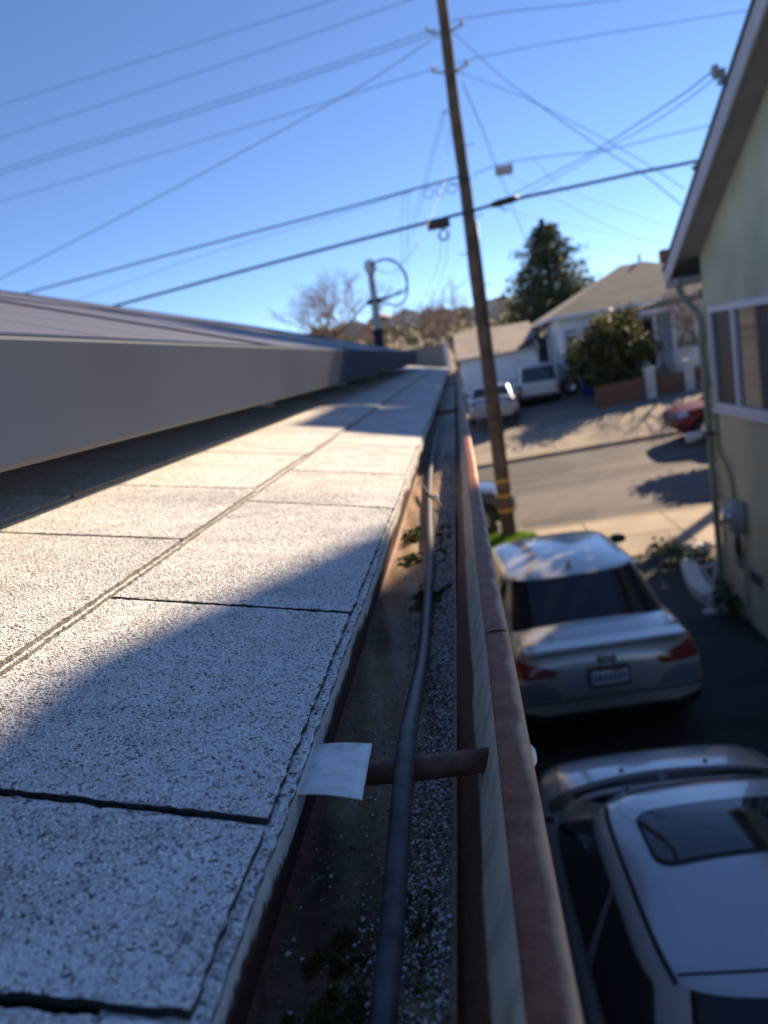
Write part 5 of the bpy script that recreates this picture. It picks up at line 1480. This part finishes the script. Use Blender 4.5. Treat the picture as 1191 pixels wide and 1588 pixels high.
mb = MB(); mb.lathe([(0, -.05), (.03, -.045), (.03, -.01), (0, 0)], (8.35, HY0 - .05, 2.95), 'y', 10); mb.build('door_knob', M['chrome'], dr)
for u, w in ((9.25, .7), (10.6, 1.0)): far_window(wh, 'y', u, 2.65, w, 1.25, 31.9)
# stairs with white rails
for q in range(6):
    mb = MB(); mb.box((7.15, 29.0 + q * .40, .9), (8.3, 29.42 + q * .40, 1.28 + q * .13)); mb.build('step', M['concrete_b'], wh)
for x in (7.18, 8.27):
    mb = MB(); mb.tube([(x, 29.0, 2.10), (x, 31.4, 2.95)], .035, 6)
    for q in range(7): mb.tube([(x, 29.05 + q * .38, 1.25 + q * .125), (x, 29.05 + q * .38, 2.10 + q * .134)], .02, 5)
    mb.build('stair_rail', M['white_paint'], wh)
# garage / low building at left
lg = empty('white_garage', (2.0, 38, 1.7), 0, 'low white garage with a tan roof, left of the white house', 'garage')
box_house_wall(lg, 'wall', (.25, 36.4, 1.2), (3.75, 42.5, 3.60), M['white_wall'])
mb = MB(); mb.prism([(36.1, 3.50), (36.1, 3.60), (39.6, 4.90), (42.9, 3.6), (42.9, 3.5)], 0, .05, 3.95); mb.build('roof', M['tan_roof'], lg)
mb = MB(); mb.box((.5, 36.34, 1.4), (2.9, 36.39, 3.15)); gd = mb.build('garage_door', M['white_paint'], lg)
for q in range(4):
    mb = MB(); mb.box((.55, 36.32, 1.5 + q * .41), (2.85, 36.338, 1.87 + q * .41)); mb.build('door_panel', M['white_wall'], gd)
sh = empty('dark_porch', (4.15, 37, 1.7), 0, 'dark recessed side porch between the garage and the white house', 'porch')
mb = MB(); mb.box((3.80, 36.6, 1.5), (4.52, 36.7, 4.0)); mb.build('recess', M['shade_dark'], sh)
mb = MB(); mb.prism([(3.0, 3.75), (4.45, 4.6), (4.5, 4.45), (3.1, 3.62)], 1, 36.2, 36.9); mb.build('lean_to_roof', M['grey_roof'], sh)
for x in (3.84, 4.42):
    mb = MB(); mb.box((x - .05, 36.45, 1.5), (x + .05, 36.55, 3.9)); mb.build('post', M['white_paint'], sh)

# board fence, gate posts and low wall along the front
fn = empty('board_fence', (5.7, 28, 1.0), 0, 'low brown board fence under the shrub across the street', 'fence')
x = 4.80
while x < 6.52:
    z = G(x, 28); w = .105
    m = MB(); m.prism([(x, z - .05), (x + w, z - .05), (x + w, z + .80 + random.uniform(-.03, .03)), (x + w / 2, z + .83), (x, z + .80 + random.uniform(-.03, .03))], 1, 28.0, 28.025)
    m.build('board', M['brick_brown'], fn); x += w + .012
for dz in (.2, .62):
    m = MB(); m.box((4.8, 28.026, G(5.6, 28) + dz), (6.55, 28.07, G(5.6, 28) + dz + .09)); m.build('fence_rail', M['brick_brown'], fn)
for xx, lab in ((6.80, 'white square gate post right of the brown fence'), (8.15, 'grey-white gate post beside the red car')):
    z = G(xx, 28); p = empty('gate_post', (xx, 28.1, z), 0, lab, 'post')
    m = MB(); m.rbox((xx - .16, 27.95, z - .1), (xx + .16, 28.27, z + 1.02), .015, axis=2); m.build('shaft', M['concrete_white'], p)
    m = MB(); m.box((xx - .20, 27.91, z + 1.02), (xx + .20, 28.31, z + 1.09)); m.build('cap', M['concrete_white'], p)
lw = empty('brick_wall', (9.7, 28.1, 1.2), 0, 'low brown brick wall right of the gate posts', 'wall')
m = MB(); m.box((8.33, 28.0, G(9, 28) - .2), (12.5, 28.2, G(9, 28) + .70)); m.build('masonry', M['brick_brown'], lw)
m = MB(); m.box((8.33, 27.97, G(9, 28) + .70), (12.5, 28.23, G(9, 28) + .78)); m.build('coping', M['concrete_b'], lw)
gt = empty('yard_gate', (7.5, 28.1, 1.1), 0, 'dark brown gate between the two pale posts', 'gate')
for q in range(9):
    xx = 7.0 + q * .112; z = G(7.5, 28)
    m = MB(); m.box((xx, 28.08, z + .05), (xx + .09, 28.10, z + .72)); m.build('slat', M['brick_brown'], gt)
m = MB(); m.box((6.97, 28.101, G(7.5, 28) + .15), (7.98, 28.13, G(7.5, 28) + .22)); m.box((6.97, 28.101, G(7.5, 28) + .55), (7.98, 28.13, G(7.5, 28) + .62)); m.build('frame', M['brick_brown'], gt)

# ------------------------------------------------------------------ trees
def conifer(name, x, y, z0, h, rad, label, n=15000, mat='needle', group=None):
    t = empty(name, (x, y, z0), 0, label, 'tree', group)
    mb = MB(); mb.tube([(x, y, z0), (x + .05, y, z0 + h * .5), (x, y, z0 + h * .96)], [rad * .10, rad * .06, .02], 8); mb.build('trunk', M['bark'], t)
    P = []; D = []
    levels = 26
    for i in range(levels):
        f = i / (levels - 1); zc = z0 + h * (.10 + .88 * f); rr = rad * (1 - f) ** .56 * (1.0 + .12 * math.sin(i * 1.7)) + .08
        nb_ = max(4, int(13 * (1 - f) + 4))
        for b in range(nb_):
            a = 2 * math.pi * (b + random.random() * .8) / nb_ + i * 2.4; L = rr * random.uniform(.50, 1.28)
            k = max(6, int(n / levels / nb_ * (.4 + 1.2 * (1 - f))))
            s = rng.random(k) ** .6
            px = x + np.cos(a) * L * s + rng.normal(0, .10 * rr + .04, k); py = y + np.sin(a) * L * s + rng.normal(0, .10 * rr + .04, k)
            pz = zc - L * .22 * s + L * .16 * s * s + rng.normal(0, .10 + .03 * rr, k)
            P.append(np.stack([px, py, pz], -1)); D.append(np.stack([np.full(k, math.cos(a)), np.full(k, math.sin(a)), rng.normal(-.1, .4, k)], -1))
    P = np.concatenate(P); D = np.concatenate(D) + rng.normal(0, .5, P.shape); D /= np.linalg.norm(D, axis=1)[:, None]
    s = np.cross(D, rng.normal(0, 1, P.shape)); s /= np.linalg.norm(s, axis=1)[:, None]
    L = (.18 + .20 * rng.random((len(P), 1))) * (h / 9)
    V = np.stack([P - D * L * .5, P + s * L * .2, P + D * L * .5, P - s * L * .2], 1).reshape(-1, 3)
    leaf_obj('crown', V, M[mat], t)
    return t
def branches(mb, p, d, L, r, depth, spread, tips, up=.15, n=5):
    q = p + d * L * .5 + Vector((random.uniform(-1, 1), random.uniform(-1, 1), random.uniform(-1, 1))) * L * .06
    e = p + d * L + Vector((random.uniform(-1, 1), random.uniform(-1, 1), random.uniform(-1, 1))) * L * .08
    mb.tube([p, q, e], [r, r * .85, r * .66], n if depth > 2 else 3, cap=False)
    tips.append((e, depth))
    if depth <= 0: return
    for k in range(random.choice((2, 3, 3)) if depth > 1 else 3):
        nd = (d + Vector((random.gauss(0, 1), random.gauss(0, 1), random.gauss(0, .7) + up)) * spread).normalized()
        branches(mb, e if k else q.lerp(e, random.random()), nd, L * random.uniform(.60, .82), r * .60, depth - 1, spread, tips, up, n)
def bare_tree(name, x, y, z0, h, label, depth=6, group=None, spread=.55, lean=(0, 0), mat='twig', r=None):
    t = empty(name, (x, y, z0), 0, label, 'tree', group)
    base = Vector((x, y, z0)); fork = base + Vector((lean[0], lean[1], h * .25))
    mb = MB(); r = r or h * .022
    mb.tube([base - Vector((0, 0, .1)), base.lerp(fork, .5), fork], [r * 1.25, r, r * .9], 7); mb.build('trunk', M[mat], t)
    mb = MB(); tips = []
    for k in range(4):
        a = k * 1.57 + random.random(); d = Vector((math.cos(a) * .6, math.sin(a) * .6, .9)).normalized()
        branches(mb, fork, d, h * .24, r * .62, depth, spread, tips)
    mb.build('crown', M[mat], t)
    return t
def leafy_tree(name, x, y, z0, trunk_h, rx, rz_, label, n, leaf, mat, clumps=40, cat='tree', group=None, trunk_r=.1):
    t = empty(name, (x, y, z0), 0, label, cat, group)
    mb = MB(); top = Vector((x, y, z0 + trunk_h)); mb.tube([(x, y, z0 - .05), (x + .04, y, z0 + trunk_h * .5), top], [trunk_r * 1.3, trunk_r, trunk_r * .8], 8)
    for k in range(6):
        a = k * 1.05 + random.random(); e = top + Vector((math.cos(a) * rx * .6, math.sin(a) * rx * .6, rz_ * random.uniform(.4, 1.2)))
        mb.tube([top, top.lerp(e, .5) + Vector((0, 0, .1)), e], [trunk_r * .6, trunk_r * .4, trunk_r * .15], 5)
    mb.build('trunk', M['bark'], t)
    C = []
    for _ in range(clumps):
        a = random.random() * 6.283; u = random.uniform(-1, 1); rr = random.uniform(.45, 1.05); q = math.sqrt(1 - u * u)
        C.append((x + rx * rr * q * math.cos(a), y + rx * rr * q * math.sin(a), z0 + trunk_h + rz_ + rz_ * rr * u))
    V = leaf_cloud(C, n, leaf, (rx * .17, rx * .17, rz_ * .15)); leaf_obj('crown', V, M[mat], t)
    return t
conifer('conifer_tree', 7.15, 55, 2.6, 9.2, 4.1, 'tall dark conifer standing behind the white house', 22000)
leafy_tree('round_shrub', 6.1, 30.6, G(6.1, 30.6), .45, 1.48, 1.28, 'large round evergreen shrub in front of the white house', 12000, .17, 'leaf', 70, 'shrub', trunk_r=.12)
bare_tree('bare_tree', 9.3, 30.2, G(9.3, 30), 4.4, 'leafless tree with pale twigs in front of the white house porch', 5, spread=.6)
bare_tree('bare_tree', -8.3, 60, 2.5, 9.6, 'big leafless tree behind the solar panels, left of the roof mast', 7, 'leafless trees beyond the roof', .55)
bare_tree('bare_tree', -10.9, 64, 2.5, 8.0, 'leafless tree at the left end of the tree line', 5, 'leafless trees beyond the roof', .6)
bare_tree('bare_tree', -5.4, 68, 2.6, 7.4, 'small leafless tree just right of the roof mast', 5, 'leafless trees beyond the roof', .6)
bare_tree('bare_tree', .1, 50, 2.2, 6.6, 'reddish leafless tree behind the end of the gutter', 6, 'leafless trees beyond the roof', .6)
bare_tree('bare_tree', -1.6, 58, 2.3, 6.6, 'thin leafless tree left of the reddish one', 5, 'leafless trees beyond the roof', .6)
leafy_tree('evergreen_tree', -11.4, 70, 2.6, 2.0, 1.6, 1.9, 'dark leafy tree among the leafless ones at left', 2600, .35, 'leaf_far', 24)
leafy_tree('evergreen_tree', 1.3, 46, 2.1, .4, 1.0, 1.1, 'dark evergreen bush left of the tan-roofed garage', 2400, .22, 'leaf', 20)
# unseen tree added across the road, behind the sage house, to shadow the road
leafy_tree('unseen_tree', 10.15, 23.95, G(10.1, 23.9), 3.9, 1.2, .5, 'small round unseen tree added at the far kerb behind the sage house to shadow the road', 6500, .16, 'leaf_b', 44, trunk_r=.06)
leafy_tree('unseen_tree', 7.75, 15.0, .1, 3.3, 2.3, 1.85, 'dense unseen tree added at the near kerb behind the sage house to shade the driveway', 34000, .23, 'leaf_b', 190, trunk_r=.13)  # unseen tree added to keep the driveway and the saloon in shade

leafy_tree('unseen_yard_tree', 6.55, 13.4, .1, 8.9, 1.15, 1.35, 'tall slim unseen tree added behind the sage house to shade the shingled roof', 7000, .17, 'leaf_b', 50, trunk_r=.10)  # unseen tree added so its crown shades part of our roof

leafy_tree('unseen_tree', 11.9, 24.5, G(11.9, 24.5), 13.4, 1.6, 1.7, 'very tall slim unseen tree added at the far kerb to shade the far end of the shingled roof', 9000, .22, 'leaf_b', 60, trunk_r=.16)  # unseen tree added for shade bands at the far end of our roof

# ------------------------------------------------------------------ hillside
hn = 0
def ground_hill(x, y):
    hit, loc, *_ = SC.ray_cast(bpy.context.evaluated_depsgraph_get(), Vector((x, y, 200)), Vector((0, 0, -1)))
    return loc.z if hit else G(x, y)
spots = [(-38, 270), (-30, 235), (-25, 285), (-21, 262), (-14, 240), (-8, 275), (-2, 248), (5, 268), (11, 240), (17, 262), (24, 250), (31, 270)]
bpy.context.view_layer.update()
ORD = ['first', 'second', 'third', 'fourth', 'fifth', 'sixth', 'seventh', 'eighth', 'ninth', 'tenth', 'eleventh', 'twelfth']
spots.sort(key=lambda p: p[0] / p[1])
hw = [M['hill_wall_a'], M['hill_wall_b'], M['hill_wall_a'], M['hill_wall_c']]
for i, (x, y) in enumerate(spots):
    z = ground_hill(x, y) - .3; w = random.uniform(5, 8.5); h = random.uniform(3.2, 5.2); dpt = random.uniform(6, 9)
    o = empty('hill_house', (x, y, z), random.uniform(-.5, .5), ORD[i] + ' distant house from the left along the hillside', 'house', 'houses on the hill')
    m = MB(); m.box((-w / 2, -dpt / 2, 0), (w / 2, dpt / 2, h)); m.build('wall', hw[i % 4], o, local=True)
    m = MB(); m.prism([(-w / 2 - .4, h), (w / 2 + .4, h), (0, h + w * .22)], 1, -dpt / 2 - .4, dpt / 2 + .4); m.build('roof', M['tan_roof'] if i % 3 else M['grey_roof'], o, local=True)
    for q in (-1, 1):
        m = MB(); m.box((q * w * .25 - .6, -dpt / 2 - .06, h * .42), (q * w * .25 + .6, -dpt / 2 - .01, h * .78)); m.build('window', M['glass_window'], o, local=True)
V = []
for i in range(300):
    y = random.uniform(150, 335); x = random.uniform(-.36, .34) * y + random.uniform(-6, 6)
    if any(abs(x - a) < 5 and -14 < y - b < 4 for a, b in spots): continue
    hz = G(x, y) + (math.sin(x * .021 + 1) * 2.2 + math.sin(x * .057 + y * .013) * 1.1 + max(0, -x - 20) * 0.01) * min(1, max(0, y - 150) / 100)
    rr = random.uniform(1.2, 2.6)
    V.append(leaf_cloud([(x + random.gauss(0, rr * .5), y + random.gauss(0, rr * .5), hz + rr * random.uniform(.2, 1.1)) for _ in range(5)], 46, 1.5, (rr * .35, rr * .35, rr * .3)))
o = leaf_obj('hill_trees', np.concatenate(V), M['leaf_far']); tag(o, 'far-off scrub and trees covering the hillside', 'trees', kind='stuff')
